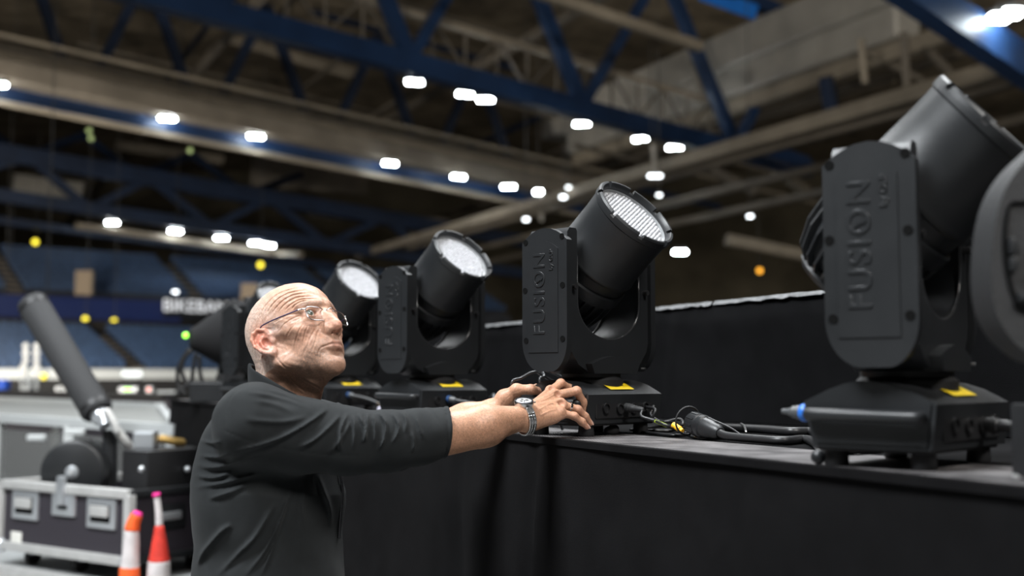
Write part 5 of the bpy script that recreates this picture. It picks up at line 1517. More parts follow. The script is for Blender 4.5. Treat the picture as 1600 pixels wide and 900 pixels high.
# ================================================================ things on the stage
def lw(lamp, p):
    """a point given in a lamp's own frame -> world"""
    return Vector(lamp.location) + Matrix.Rotation(RZF, 3, 'Z') @ Vector(p)
def thing(name, label, cat, loc, group=None):
    return tag(empty(name, loc), label, cat, group)
def wpart(o, root):
    o.matrix_parent_inverse = Matrix.Translation(-Vector(root.location)); return o
def wtube(name, pts, r, material, root, seg=8, n=8):
    return wpart(tube_obj(name, pts, r, material, root, seg, n), root)
def wlathe(name, prof, a, b, material, root, seg=24, auto=35):
    """profile (r, z) spun about the axis from a towards b"""
    a, b = Vector(a), Vector(b)
    bm = bmesh.new(); bm_lathe(bm, prof, seg, Matrix.Translation(a) @ (b - a).to_track_quat('Z', 'Y').to_matrix().to_4x4())
    return wpart(bm_obj(name, bm, material, root, auto=auto), root)
def dk(px, py, lift=0.0):
    p = PZ(px, py, ST); p.z += lift; return p

# signal cable of the light under the man's hands
L1 = lamps[1]
a = lw(L1, (0.101, 0.000, 0.062)); b = lw(L1, (0.150, -0.004, 0.058))
c = thing('signal_cable', "black cable plugged into the light under the man's hands, lime tape near its amber plug", 'cable', a)
wlathe('plug', [(0, 0), (0.0105, 0), (0.0105, 0.012), (0.0095, 0.013), (0.0095, 0.018), (0.0085, 0.019), (0.0085, 0.024), (0.0078, 0.025), (0.0078, 0.030), (0.0070, 0.031), (0.0064, 0.044), (0.0042, 0.052), (0, 0.052)], a, b, M['rubber'], c)
pth = [b, P(1002, 650, 2.52), P(1022, 657, 2.50), P(1046, 667, 2.47), dk(1068, 679, 0.004), dk(1090, 687, 0.004), dk(1128, 688, 0.004), dk(1170, 690, 0.004)]
wtube('cable_run', pth, 0.0032, M['cable'], c)
wtube('lime_tape', [P(1024, 658, 2.497), P(1034, 662, 2.485), P(1042, 665.5, 2.475)], 0.0037, M['lime'], c)
wlathe('amber_plug', [(0, 0), (0.0068, 0), (0.0068, 0.022), (0.0050, 0.024), (0.0050, 0.030), (0, 0.030)], P(1052, 664, 2.50), P(1072, 677, 2.47), M['amber'], c)
wtube('plug_tail', [P(1070, 675.5, 2.47), dk(1084, 684, 0.004), dk(1100, 688, 0.004), dk(1140, 686, 0.004)], 0.0030, M['cable'], c)
# cable loops piled behind
c = thing('cable_loop', 'coil of thin black cables piled beside the light base', 'cable', dk(1035, 672))
for k, pts in enumerate(([lw(L1, (0.101, 0.075, 0.062)), P(1024, 640, 2.60), P(1020, 655, 2.60), P(1034, 660, 2.62), P(1062, 655, 2.66), P(1066, 664, 2.62), dk(1050, 676, 0.005), dk(1020, 676, 0.005), dk(985, 674, 0.004)],
                         [P(1022, 634, 2.63), P(1017, 648, 2.62), P(1030, 658, 2.60), P(1050, 660, 2.60), dk(1075, 672, 0.006), dk(1100, 672, 0.006)],
                         [dk(1000, 677, 0.004), dk(1030, 681, 0.004), dk(1060, 683, 0.004), dk(1095, 679, 0.005), dk(1130, 676, 0.005)],
                         [dk(1010, 672, 0.005), P(1034, 666, 2.62), P(1058, 668, 2.62), dk(1078, 672, 0.006)])):
    wtube('cable_run', pts, 0.0036, M['cable'], c)
# fallen small lamp cap by the feet
c = thing('cable_stopper', "small black conical stopper on the deck below the man's hands", 'stopper', dk(955, 683))
wlathe('stopper_body', [(0, 0), (0.006, 0.001), (0.011, 0.018), (0.011, 0.034), (0.0, 0.034)], dk(946, 680, 0.011), dk(968, 679, 0.011), M['rubber'], c)
# big multi-pin connector with its thick cable running to the next light
A, B = P(1082, 660, 2.42), P(1158, 689, 2.26)
c = thing('multipin_connector', 'large black multi-pin cable connector lying on the deck between two lights', 'connector', dk(1110, 690))
wlathe('connector_body', [(0, 0), (0.0215, 0.0), (0.0235, 0.004), (0.0235, 0.030), (0.0215, 0.032), (0.0215, 0.036), (0.0245, 0.038), (0.0245, 0.050), (0.0215, 0.053), (0.0190, 0.075), (0.0170, 0.080), (0.0150, 0.098), (0.0105, 0.104), (0, 0.104)], A, B, M['plastic'], c, 28)
d_ = (B - A).normalized()
for k in range(10):
    an = 2 * math.pi * k / 10; s1 = d_.cross(UPZ).normalized(); s2 = s1.cross(d_)
    r_ = s1 * math.cos(an) + s2 * math.sin(an)
    bm = bmesh.new(); bm_beam(bm, A + d_ * 0.005 + r_ * 0.0236, A + d_ * 0.029 + r_ * 0.0236, 0.004, 0.0025, r_); wpart(bm_obj('grip_rib', bm, M['plastic'], c), c)
wtube('strain_wire', [A + d_ * 0.055 + UPZ * 0.022, P(1140, 668, 2.32), P(1165, 684, 2.27), dk(1185, 692, 0.006)], 0.0022, M['cable'], c)
bm = bmesh.new(); pts = [A + d_ * -0.004 + s1 * 0.030 * math.cos(t) + s2 * 0.030 * math.sin(t) for t in [2 * math.pi * i / 24 for i in range(24)]]
bm_tube(bm, [p - d_ * 0.014 for p in pts], 0.0022, 6, closed=True); wpart(bm_obj('locking_ring', bm, M['rubber'], c, smooth=True), c)
E_ = A + d_ * 0.104
wtube('cable_run', [E_ - d_ * 0.004, E_ + d_ * 0.03, dk(1185, 694, 0.010), dk(1225, 696, 0.009), dk(1262, 694, 0.009), lw(lamps[0], (-0.16, 0.06, 0.010)), lw(lamps[0], (-0.20, 0.25, 0.010))], 0.0085, M['cable'], c, 10)
c = thing('power_cable', 'thick black power cable along the deck behind the connector', 'cable', dk(1200, 680))
wtube('cable_run', [dk(1095, 672, 0.010), dk(1145, 676, 0.011), dk(1190, 679, 0.012), dk(1235, 683, 0.012), dk(1275, 684, 0.011), lw(lamps[0], (-0.18, 0.12, 0.011)), lw(lamps[0], (-0.15, 0.30, 0.011))], 0.0100, M['cable'], c, 10)
wtube('cable_tie', [dk(1158, 677, 0.022), dk(1163, 680, 0.021), dk(1166, 684, 0.012)], 0.0026, M['steel'], c)
c = thing('signal_cable', 'thin black cable lying in front of the thick power cable', 'cable', dk(1200, 688))
wtube('cable_run', [dk(1100, 683, 0.004), dk(1160, 687, 0.004), dk(1215, 689, 0.004), dk(1268, 691, 0.004), lw(lamps[0], (-0.13, 0.05, 0.004))], 0.0036, M['cable'], c)

# plug and ball knob on the nearest light
L0 = lamps[0]
a, b = lw(L0, (-0.110, -0.104, 0.076)), lw(L0, (-0.160, -0.104, 0.078))
c = thing('power_plug', 'blue and grey power plug in the side of the panned light', 'plug', a)
wlathe('plug_collar', [(0, 0), (0.0125, 0), (0.0135, 0.002), (0.0135, 0.007), (0.0120, 0.010), (0, 0.010)], a, b, M['blue_plug'], c)
wlathe('plug_body', [(0.0105, 0.009), (0.0105, 0.017), (0.0090, 0.018), (0.0090, 0.024), (0.0070, 0.026), (0.0045, 0.034), (0.0040, 0.042), (0, 0.042)], a, b, M['cable_grey'], c)
wlathe('plug_socket', [(0, -0.018), (0.012, -0.018), (0.012, 0.001), (0, 0.001)], a, b, M['plastic_dark'], c)
bc = lw(L0, (-0.093, -0.105, 0.012))
c = thing('ball_knob', 'small black ball knob on the deck beside the light foot', 'knob', (bc.x, bc.y, ST))
wpart(bm_obj('ball', (lambda m: (bm_sphere(m, (bc.x, bc.y, ST + 0.0112), 0.0112, 20, 14), m)[1])(bmesh.new()), M['plastic'], c, smooth=True), c)
wtube('knob_stem', [Vector((bc.x, bc.y, ST + 0.0112)), lw(L0, (-0.070, -0.100, 0.012))], 0.003, M['steel'], c)
a, b = lw(L0, (0.101, 0.035, 0.060)), lw(L0, (0.170, 0.030, 0.058))
c = thing('power_plug', 'black cable plug in the back panel of the panned light', 'plug', a)
wlathe('plug_body', [(0, 0), (0.011, 0), (0.011, 0.02), (0.009, 0.022), (0.0085, 0.034), (0.005, 0.046), (0, 0.046)], a, b, M['cable'], c)
wtube('cable_run', [a.lerp(b, 0.5), b, lw(L0, (0.215, 0.045, 0.035)), lw(L0, (0.245, 0.10, 0.006)), lw(L0, (0.23, 0.25, 0.006))], 0.004, M['cable'], c)
M['blue_dark'] = mat('dusty_blue_connector', (0.025, 0.065, 0.17), 0.4)
# plugs with drooping cables on the further lights
for k, lab in ((2, 'blue plug with a drooping grey cable on the light behind the sleeve'), (3, "blue plug with a grey cable on the light behind the man's glasses")):
    L = lamps[k]
    a, b = lw(L, (0.100, -0.028, 0.066)), lw(L, (0.150, -0.022, 0.062))
    c = thing('power_plug', lab, 'plug', a)
    wlathe('plug_collar', [(0, 0), (0.0105, 0), (0.0115, 0.003), (0.0115, 0.009), (0, 0.011)], a, b, M['blue_dark'], c)
    wlathe('plug_body', [(0.010, 0.011), (0.009, 0.022), (0.006, 0.030), (0, 0.030)], a, b, M['cable_grey'], c)
    if k == 2:
        wtube('cable_run', [a.lerp(b, 0.55), lw(L, (0.150, 0.010, 0.056)), lw(L, (0.155, 0.060, 0.051)), lw(L, (0.150, 0.110, 0.060)), lw(L, (0.128, 0.140, 0.078)), lw(L, (0.112, 0.142, 0.070))], 0.0042, M['cable_grey'], c)
    else:
        wtube('cable_run', [a.lerp(b, 0.55), lw(L, (0.160, 0.020, 0.050)), lw(L, (0.190, 0.060, 0.028)), lw(L, (0.200, 0.100, 0.010)), lw(L, (0.200, 0.160, 0.006))], 0.0045, M['cable_grey'], c)
        wtube('amber_tape', [lw(L, (0.180, 0.048, 0.0345)), lw(L, (0.190, 0.062, 0.027)), lw(L, (0.194, 0.075, 0.020))], 0.0055, M['amber'], c)
# thin arching cables behind the light under the hands
c = thing('cable_loop', "pair of thin black cables arching up behind the man's thumb", 'cable', lw(L1, (-0.14, 0.10, 0.0)))
M['cable_gloss'] = mat('glossy_black_cable', (0.05, 0.052, 0.055), 0.22)
wtube('cable_run', [lw(L1, (-0.20, 0.02, 0.004)), P(800, 604, 2.68), P(816, 590, 2.70), P(836, 581, 2.72), P(850, 588, 2.76), lw(L1, (-0.09, 0.16, 0.05))], 0.0035, M['cable_gloss'], c)
wtube('cable_run', [lw(L1, (-0.13, 0.05, 0.004)), P(845, 600, 2.72), P(850, 588, 2.74), P(858, 580, 2.77), lw(L1, (-0.05, 0.17, 0.06))], 0.0035, M['cable_gloss'], c)
# pale connector caps between the two further lights
M['lilac'] = mat('pale_connector_cap', (0.55, 0.53, 0.62), 0.4)
for i, (u, v) in enumerate(((3.86, 1.33), (3.80, 1.36), (3.90, 1.38))):
    p = uv(u, v, ST)
    c = thing('connector_cap', 'pale grey connector cap on the deck between two lights', 'connector', p, 'pale connector caps')
    wlathe('cap_body', [(0, 0), (0.016, 0), (0.017, 0.004), (0.017, 0.022), (0.012, 0.028), (0, 0.030)], p, p + UPZ, M['lilac'], c)
    wtube('cap_lanyard', [p + UPZ * 0.02 + V * 0.012, p + V * 0.04 + UPZ * 0.02, p + V * 0.06 + UPZ * 0.004], 0.0025, M['cable'], c)

# ---------------------------------------------------------------- grained housing at the stage edge
YH = 1.325
g = thing('equipment_housing', 'grained black round-shouldered equipment housing on a square base at the stage edge', 'stage unit', (0.70, 1.42, ST))
out = [(1602, 236), (1568, 268), (1543, 303), (1528, 345), (1521, 392), (1519, 440), (1524, 482), (1538, 516), (1566, 548), (1610, 570), (1690, 578), (1738, 556), (1758, 490), (1760, 370), (1738, 285), (1695, 238), (1645, 222)]
pts = [P(x, y, YH + 0.055) for x, y in out]
sp_ = [(p.x, p.z) for p in smooth_path(pts + [pts[0]], 3)[:-1]]
bm = bmesh.new(); bm_prism(bm, sp_, 'y', YH, YH + 0.06); bevel(bm, 0.011, 4, 40)
hs_ = wpart(bm_obj('housing_shell', bm, M['plastic_grain'], g, auto=40), g)
inl = [(1700, 310), (1600, 316), (1579, 320), (1572, 345), (1570, 385), (1575, 428), (1586, 466), (1600, 484), (1700, 490)]
o = tube_obj('panel_groove', [P(x, y, YH - 0.001) for x, y in inl], 0.0028, M['hole'], hs_, 8, 5)
for (x0, y0, x1, y1) in ((1573, 372, 1588, 398), (1574, 402, 1588, 424)):
    a, b = P(x0, y0, YH), P(x1, y1, YH)
    bm = bmesh.new(); bm_box(bm, ((a.x + b.x) / 2, YH - 0.003, (a.z + b.z) / 2), (b.x - a.x, 0.010, a.z - b.z)); bevel(bm, 0.003, 2)
    bm_obj('latch', bm, M['plastic'], hs_, auto=40)
a, b = P(1587, 458, YH), P(1625, 472, YH)
bm = bmesh.new(); bm_box(bm, ((a.x + b.x) / 2, YH - 0.004, (a.z + b.z) / 2), (b.x - a.x, 0.012, a.z - b.z)); bevel(bm, 0.003, 2); bm_obj('latch_tab', bm, M['plastic'], hs_, auto=40)
x0, x1 = P(1579, 690, 1.47).x, P(1770, 690, 1.36).x
bm = bmesh.new(); bm_box(bm, ((x0 + x1) / 2, 1.415, ST + 0.050), (x1 - x0, 0.11, 0.092)); bevel(bm, 0.004, 2)
bs = wpart(bm_obj('base_box', bm, M['plastic_grain'], g, auto=40), g)
for sx in (x0 + 0.02, x1 - 0.02):
    for sy in (1.385, 1.445):
        bm = bmesh.new(); bm_cyl(bm, (sx, sy, ST), (sx, sy, ST + 0.006), 0.012, seg=14); wpart(bm_obj('foot', bm, M['rubber'], g), g)
bm = bmesh.new(); bm_box(bm, (0.71, 1.375, ST + 0.108), (0.08, 0.05, 0.04)); wpart(bm_obj('neck_block', bm, M['plastic_dark'], g), g)
q = P(1588, 738, 1.358); bm = bmesh.new(); bm_cyl(bm, (q.x, 1.362, ST + 0.012), (q.x, 1.356, ST + 0.012), 0.0028, seg=10); wpart(bm_obj('status_lamp', bm, M['alu'], g), g)

# ---------------------------------------------------------------- tapered light at the far end of the stage
YW = 6.1
M['matt_black'] = mat('matt_black_housing', (0.010, 0.010, 0.011), 0.8, spec=0.25)
w0 = P(296, 531, YW); w1 = P(402, 524, YW + 0.12)
g = thing('profile_light', "black tapered spotlight with a green indicator and hanging cables behind the man's head", 'stage light', (w0.lerp(w1, 0.5).x, w0.lerp(w1, 0.5).y, ST))
hd = wlathe('lamp_housing', [(0, 0), (0.045, 0.0), (0.062, 0.012), (0.075, 0.04), (0.200, 0.225), (0.208, 0.240), (0.208, 0.255), (0.196, 0.262), (0.196, 0.44), (0.190, 0.46), (0.15, 0.46), (0.15, 0.40), (0, 0.40)], w0, w1, M['matt_black'], g, 48, 25)
wlathe('front_collar', [(0.198, 0.300), (0.214, 0.302), (0.214, 0.345), (0.198, 0.348)], w0, w1, M['matt_black'], g, 40)
bm = bmesh.new(); q = P(290, 524, YW - 0.05); bm_sphere(bm, q, 0.016, 14, 10); wpart(bm_obj('status_lamp', bm, M['lamp_green'], g, smooth=True), g)
mid = w0.lerp(w1, 0.62)
for s in (-1, 1):
    bm = bmesh.new(); n_ = (w1 - w0).normalized().cross(UPZ)
    bm_beam(bm, mid + n_ * 0.225 * s + UPZ * 0.05, Vector((mid.x, mid.y, ST + 0.14)) + n_ * 0.20 * s, 0.10, 0.04, n_); wpart(bm_obj('yoke_arm', bm, M['plastic'], g), g)
bm = bmesh.new(); bm_beam(bm, Vector((mid.x, mid.y, ST + 0.13)) - n_ * 0.22, Vector((mid.x, mid.y, ST + 0.13)) + n_ * 0.22, 0.12, 0.04); wpart(bm_obj('yoke_bridge', bm, M['plastic'], g), g)
bm = bmesh.new(); bm_box(bm, (mid.x, mid.y, ST + 0.055), (0.36, 0.32, 0.11)); bevel(bm, 0.01, 2); wpart(bm_obj('base', bm, M['plastic'], g), g)
for pts in ([(300, 548), (288, 560), (284, 580), (292, 598), (304, 606)], [(306, 552), (302, 575), (298, 596), (280, 612)], [(296, 545), (280, 572), (278, 598), (290, 616)], [(312, 556), (312, 580), (318, 600)]):
    wtube('hanging_cable', [P(x, y, YW - 0.03) for x, y in pts], 0.011, M['cable'], g)
# ================================================================ gear on the hall floor, left
M['case_panel'] = mat('black_laminate_panel', (0.030, 0.026, 0.034), 0.55, bump=0.3, bscale=500, bdist=0.0008)
M['case_alu'] = mat('case_aluminium_edge', (0.58, 0.58, 0.57), 0.4, metal=0.35, var=0.10, vscale=10)
M['zinc'] = mat('zinc_fitting', (0.60, 0.63, 0.66), 0.3, metal=0.7)
B3, A3 = P(203, 773, 5.6), P(5, 755, 6.19)
CX = Vector((B3.x - A3.x, B3.y - A3.y, 0)); CW = CX.length; CX.normalize()
CY = UPZ.cross(CX)                                              # depth direction (away)
if CY.y < 0: CY = -CY
cz1 = (B3.z + A3.z) / 2; cz0 = (P(190, 878, 5.6).z + P(3, 850, 6.19).z) / 2; CHh = cz1 - cz0
Tc_ = Matrix((CX, CY, UPZ)).transposed().to_4x4(); Tc_.translation = Vector((A3.x, A3.y, 0))
def cl(x, y, z): return Tc_ @ Vector((x, y, z))
def crot(): return Matrix((CX, CY, UPZ)).transposed()
DZ = cz0 - 0.105                                                # top of the low deck
CD = 0.62
def cbox(name, c, s, material, root, bev=0.0, R=None):
    bm = bmesh.new(); bm_box(bm, cl(*c), s, crot() if R is None else crot() @ R)
    if bev: bevel(bm, bev, 2)
    return wpart(bm_obj(name, bm, material, root, auto=40 if bev else None), root)
# low aluminium deck
g = thing('low_deck', 'low pale aluminium deck carrying the flight case', 'deck', cl(0.4, 0.4, 0))
M['deck_pale'] = mat('pale_deck_board', (0.26, 0.27, 0.27), 0.5, var=0.15, vscale=3)
cbox('deck_board', (0.35, 0.62, DZ - 0.02), (2.4, 1.30, 0.04), M['deck_pale'], g)
for y in (-0.04, 1.28): cbox('deck_edge', (0.35, y, DZ - 0.05), (2.4, 0.05, 0.11), M['case_alu'], g)
for x in (-0.84, 1.54): cbox('deck_edge', (x, 0.62, DZ - 0.05), (0.05, 1.30, 0.11), M['case_alu'], g)
for x in (-0.8, 1.5):
    for y in (0.0, 1.24): cbox('deck_leg', (x, y, (DZ - 0.1) / 2), (0.06, 0.06, DZ - 0.1), M['case_alu'], g)
# flight case (open tray)
g = thing('flight_case', 'black flight case with bright aluminium edges, two recessed handles and a butterfly latch', 'flight case', cl(CW / 2, CD / 2, DZ))
T_ = 0.012
cbox('front_panel', (CW / 2, T_ / 2, (cz0 + cz1) / 2), (CW - 0.02, T_, CHh - 0.02), M['case_panel'], g)
cbox('back_panel', (CW / 2, CD - T_ / 2, (cz0 + cz1) / 2), (CW - 0.02, T_, CHh - 0.02), M['case_panel'], g)
cbox('side_panel', (T_ / 2, CD / 2, (cz0 + cz1) / 2), (T_, CD - 0.02, CHh - 0.02), M['case_panel'], g)
cbox('side_panel', (CW - T_ / 2, CD / 2, (cz0 + cz1) / 2), (T_, CD - 0.02, CHh - 0.02), M['case_panel'], g)
cbox('floor_panel', (CW / 2, CD / 2, cz0 + 0.01), (CW - 0.02, CD - 0.02, 0.014), M['case_panel'], g)
e = 0.046
for z in (cz0, cz1):
    for y in (0, CD): cbox('edge_profile', (CW / 2, y, z), (CW, e if y == 0 else e, e), M['case_alu'], g, 0.008)
    for x in (0, CW): cbox('edge_profile', (x, CD / 2, z), (e * 0.8, CD, e * 0.8), M['case_alu'] if x == 0 else M['plastic'], g, 0.006)
for x in (0, CW):
    for y in (0, CD): cbox('edge_profile', (x, y, (cz0 + cz1) / 2), (e, e, CHh), M['case_alu'], g, 0.008)
for x in (0.0, CW):
    for z in (cz0, ):
        for y in (0.0, CD):
            bm = bmesh.new(); bm_sphere(bm, cl(x, y, z), 0.042, 14, 10); wpart(bm_obj('ball_corner', bm, M['zinc'], g, smooth=True), g)
def face_z(py, xl):                                             # height on the front face for a photo row
    p = cl(xl, 0, 0); return P(0, py, p.y).z
def face_x(px):
    a_ = (px - 800) / FPX
    lo_, hi_ = 0.0, CW
    for _ in range(40):
        m_ = (lo_ + hi_) / 2; p = cl(m_, 0, (cz0 + cz1) / 2)
        f_ = p.y * _cp + (p.z - EYE) * _sp
        if p.x / f_ < a_: lo_ = m_
        else: hi_ = m_
    return (lo_ + hi_) / 2
for px, py in ((41, 789), (160, 802)):
    x = face_x(px); z = face_z(py, x)
    hd = cbox('recessed_handle', (x, -0.006, z), (0.225, 0.018, 0.150), M['zinc'], g, 0.02)
    cbox('handle_dish', (x, -0.0155, z), (0.150, 0.004, 0.085), M['hole'], hd).matrix_parent_inverse = Matrix()
    cbox('handle_grip', (x, -0.022, z + 0.012), (0.140, 0.018, 0.055), M['case_alu'], hd, 0.008).matrix_parent_inverse = Matrix()
x = face_x(101); z = face_z(783, x)
hd = cbox('butterfly_latch', (x, -0.006, z), (0.190, 0.020, 0.150), M['zinc'], g, 0.03)
cbox('latch_tongue', (x, -0.026, z + 0.055), (0.060, 0.030, 0.150), M['zinc'], hd, 0.014).matrix_parent_inverse = Matrix()
cbox('latch_slot', (x, -0.018, z - 0.030), (0.075, 0.004, 0.016), M['hole'], hd).matrix_parent_inverse = Matrix()
x = face_x(27); cbox('case_label', (x, -0.002, face_z(839, x)), (0.095, 0.005, 0.055), mat('white_label', (0.72, 0.71, 0.66), 0.5), g, 0.004)
for px in (30, 95):
    pass
for xx in (0.14, CW - 0.14, CW * 0.52):
    for yy in (0.10, CD - 0.10):
        if abs(xx - CW * 0.52) < 0.01 and yy > 0.2: continue
        c_ = cbox('castor_fork', (xx, yy, cz0 - 0.030), (0.05, 0.06, 0.05), M['zinc'], g)
        bm = bmesh.new(); bm_cyl(bm, cl(xx - 0.018, yy, DZ + 0.042), cl(xx + 0.018, yy, DZ + 0.042), 0.042, seg=20); o = bm_obj('wheel', bm, M['rubber'], c_)
hd = cbox('side_handle', (CW + 0.004, 0.24, cz1 - 0.13), (0.016, 0.20, 0.13), M['plastic'], g, 0.015)
cbox('handle_grip', (CW + 0.014, 0.24, cz1 - 0.125), (0.016, 0.13, 0.04), M['zinc'], hd, 0.006).matrix_parent_inverse = Matrix()

# launcher: drum in the tray with the long tube leaning from it
g = thing('blower_cannon', 'black foam-covered tube leaning from a round drum in the flight case', 'stage machine', cl(0.58, 0.3, cz0))
Yd = 6.12
dc = P(112, 738, Yd); dn = Vector((-0.08, 1.0, 0)).normalized()
drum = wlathe('drum', [(0, 0.0), (0.150, 0.0), (0.165, 0.008), (0.168, 0.020), (0.168, 0.24), (0.160, 0.26), (0, 0.26)], dc, dc + dn, M['plastic'], g, 48)
o = wlathe('drum_hub', [(0, -0.012), (0.020, -0.012), (0.034, -0.006), (0.036, 0.001), (0, 0.001)], dc, dc + dn, M['zinc'], g, 24)
wlathe('hub_bolt', [(0, -0.020), (0.012, -0.020), (0.013, -0.010), (0, -0.010)], dc, dc + dn, M['alu'], g, 6)
bm = bmesh.new(); bm_beam(bm, Vector((dc.x, dc.y, cz0 + 0.03)) + dn * 0.13 - CX * 0.12, Vector((dc.x, dc.y, cz0 + 0.03)) + dn * 0.13 + CX * 0.12, 0.22, 0.04); wpart(bm_obj('drum_foot', bm, M['plastic_dark'], g), g)
M['foam'] = mat('black_foam_sleeve', (0.030, 0.031, 0.033), 0.75, bump=0.5, bscale=300, bdist=0.002)
t0, t1 = P(153, 644, 6.25), P(50, 473, 6.55)
Lt = (t1 - t0).length
wlathe('tube', [(0, 0), (0.080, 0.0), (0.084, 0.012), (0.0865, Lt * 0.93), (0.083, Lt), (0.069, Lt + 0.004), (0.066, Lt - 0.05), (0, Lt - 0.06)], t0, t1, M['foam'], g, 40)
wlathe('tube_band', [(0.084, 0.0), (0.0890, 0.002), (0.0890, 0.030), (0.084, 0.032)], t0.lerp(t1, 0.93), t1, M['plastic_dark'], g, 40)
wlathe('tube_band', [(0.081, 0.0), (0.0875, 0.002), (0.0875, 0.030), (0.083, 0.032)], t0.lerp(t1, 0.015), t1, M['plastic_dark'], g, 40)
jd = (t0 - t1).normalized()
wlathe('swivel_joint', [(0, 0), (0.045, 0), (0.050, 0.01), (0.050, 0.05), (0.036, 0.07), (0.036, 0.10), (0, 0.11)], t0, t0 + jd, M['zinc'], g, 24)
wtube('clamp_pipe', [P(166, 640, 6.2), P(178, 660, 6.2), P(184, 676, 6.2)], 0.020, M['case_alu'], g)
wtube('hose', [P(180, 668, 6.24), P(196, 690, 6.25), P(206, 702, 6.3)], 0.024, M['case_alu'], g)
wlathe('support_post', [(0, 0), (0.04, 0), (0.04, 0.30), (0, 0.30)], P(172, 672, 6.3), P(172, 772, 6.3), M['plastic'], g)
# black control unit with silver fittings behind the drum
g = thing('control_unit', 'black control unit with silver and brass fittings standing in the flight case', 'equipment', cl(CW - 0.14, 0.36, cz0 + 0.02))
zt = P(250, 700, 6.0).z
cbox('unit_body', (CW - 0.14, 0.36, (cz0 + 0.02 + zt) / 2), (0.20, 0.46, zt - cz0 - 0.02), M['plastic_dark'], g, 0.01)
bm = bmesh.new(); q = P(228, 697, 5.95); bm_box(bm, (q.x, q.y, zt + 0.045), (0.11, 0.10, 0.09)); bevel(bm, 0.012, 2); wpart(bm_obj('valve_block', bm, M['zinc'], g), g)
wtube('brass_pipe', [P(238, 690, 6.0), P(252, 686, 6.02), P(272, 690, 6.05), P(286, 692, 6.1)], 0.022, mat('brass', (0.55, 0.36, 0.12), 0.35, metal=0.6), g)
wtube('silver_pipe', [P(236, 684, 6.0), P(246, 681, 6.02), P(262, 686, 6.05)], 0.018, M['case_alu'], g)
for px, py in ((221, 733), (293, 733)):
    q = P(px, py, 5.66 if px < 250 else 5.9); bm = bmesh.new(); bm_sphere(bm, q, 0.016, 12, 8); wpart(bm_obj('bolt_head', bm, M['zinc'], g, smooth=True), g)
# furled red and white markers
M['red_cloth'] = mat('red_marker_cloth', (0.62, 0.035, 0.02), 0.7, var=0.2, vscale=20)
M['orange_cloth'] = mat('orange_marker_cloth', (0.95, 0.13, 0.02), 0.7)
M['white_cloth'] = mat('white_marker_cloth', (0.62, 0.58, 0.58), 0.7, var=0.15, vscale=20)
M['pink'] = mat('pink_tape', (0.85, 0.02, 0.28), 0.6)
def marker(label, pts, Y, rs, mats):
    """a slim furled flag standing on the deck: bands of (material, from, to) along a smooth centre line"""
    P3 = [P(x, y, Y) for x, y in pts]
    base = P3[-1]
    low = Vector((base.x, base.y, 0.0))
    g = thing('furled_flag', label, 'flag', low)
    line = smooth_path(P3 + [Vector((base.x, base.y, base.z - 0.30)), low + UPZ * 0.002], 8)
    n = len(line)
    for nm, m_, f0, f1, r0, r1 in mats:
        i0, i1 = int(f0 * (n - 1)), int(f1 * (n - 1))
        k = max(i1 - i0, 1)
        bm = bmesh.new(); bm_tube(bm, line[i0:i1 + 1], [r0 + (r1 - r0) * q / k for q in range(len(line[i0:i1 + 1]))], 9)
        wpart(bm_obj(nm, bm, M[m_], g, smooth=True), g)
marker('furled white flag with an orange top and magenta knot by the flight case corner', [(216, 800), (207, 822), (205, 850), (203, 880), (202, 902)], 5.30, 0.04,
       [('pink_knot', 'pink', 0.0, 0.06, 0.018, 0.026), ('orange_band', 'orange_cloth', 0.05, 0.22, 0.026, 0.034), ('white_band', 'white_cloth', 0.22, 0.60, 0.032, 0.044), ('red_band', 'orange_cloth', 0.60, 0.80, 0.044, 0.05), ('white_band', 'white_cloth', 0.80, 1.0, 0.05, 0.055)])
marker('furled red and white flag with a pink tip beside the dark case side', [(244, 770), (248, 800), (249, 830), (249, 870), (248, 902)], 5.30, 0.04,
       [('pink_knot', 'pink', 0.0, 0.06, 0.016, 0.020), ('white_band', 'white_cloth', 0.05, 0.30, 0.014, 0.018), ('red_band', 'red_cloth', 0.30, 0.56, 0.020, 0.050), ('white_band', 'white_cloth', 0.56, 0.78, 0.050, 0.055), ('red_band', 'red_cloth', 0.78, 1.0, 0.055, 0.06)])

# pale platform with white edges and posts, further back
pz = 1.25
c4 = [PZ(-110, 646, pz), PZ(277, 671, pz), PZ(250, 637, pz), PZ(-110, 620, pz)]
g = thing('walkway_platform', 'grey walkway platform with white edges on white posts behind the tube', 'platform', (c4[1].x, c4[1].y, 0))
bm = bmesh.new(); bm_prism(bm, [(p.x, p.y) for p in c4], 'z', pz - 0.03, pz - 0.005)
M['platform'] = mat('grey_platform_top', (0.24, 0.245, 0.235), 0.6, var=0.15, vscale=2)
wpart(bm_obj('platform_top', bm, M['platform'], g), g)
M['white_metal'] = mat('white_painted_rail', (0.55, 0.57, 0.57), 0.4)
for i in range(4):
    a, b = c4[i], c4[(i + 1) % 4]
    bm = bmesh.new(); bm_beam(bm, a, b, 0.06 if i != 2 else 0.10, 0.06 if i != 2 else 0.09); wpart(bm_obj('edge_rail', bm, M['white_metal'], g), g)
for f in (0.02, 0.36, 0.66, 0.99):
    p = c4[0].lerp(c4[1], f); bm = bmesh.new(); bm_beam(bm, (p.x, p.y, 0), (p.x, p.y, pz - 0.02), 0.07, 0.07); wpart(bm_obj('post', bm, M['white_metal'], g), g)
    p = c4[3].lerp(c4[2], f); bm = bmesh.new(); bm_beam(bm, (p.x, p.y, 0), (p.x, p.y, pz - 0.02), 0.07, 0.07); wpart(bm_obj('post', bm, M['white_metal'], g), g)
p0, p1 = c4[0].lerp(c4[1], 0.2), c4[0].lerp(c4[1], 0.9)
M['mesh_panel'] = mat('grey_mesh_panel', (0.20, 0.205, 0.20), 0.7, alpha=0.5)
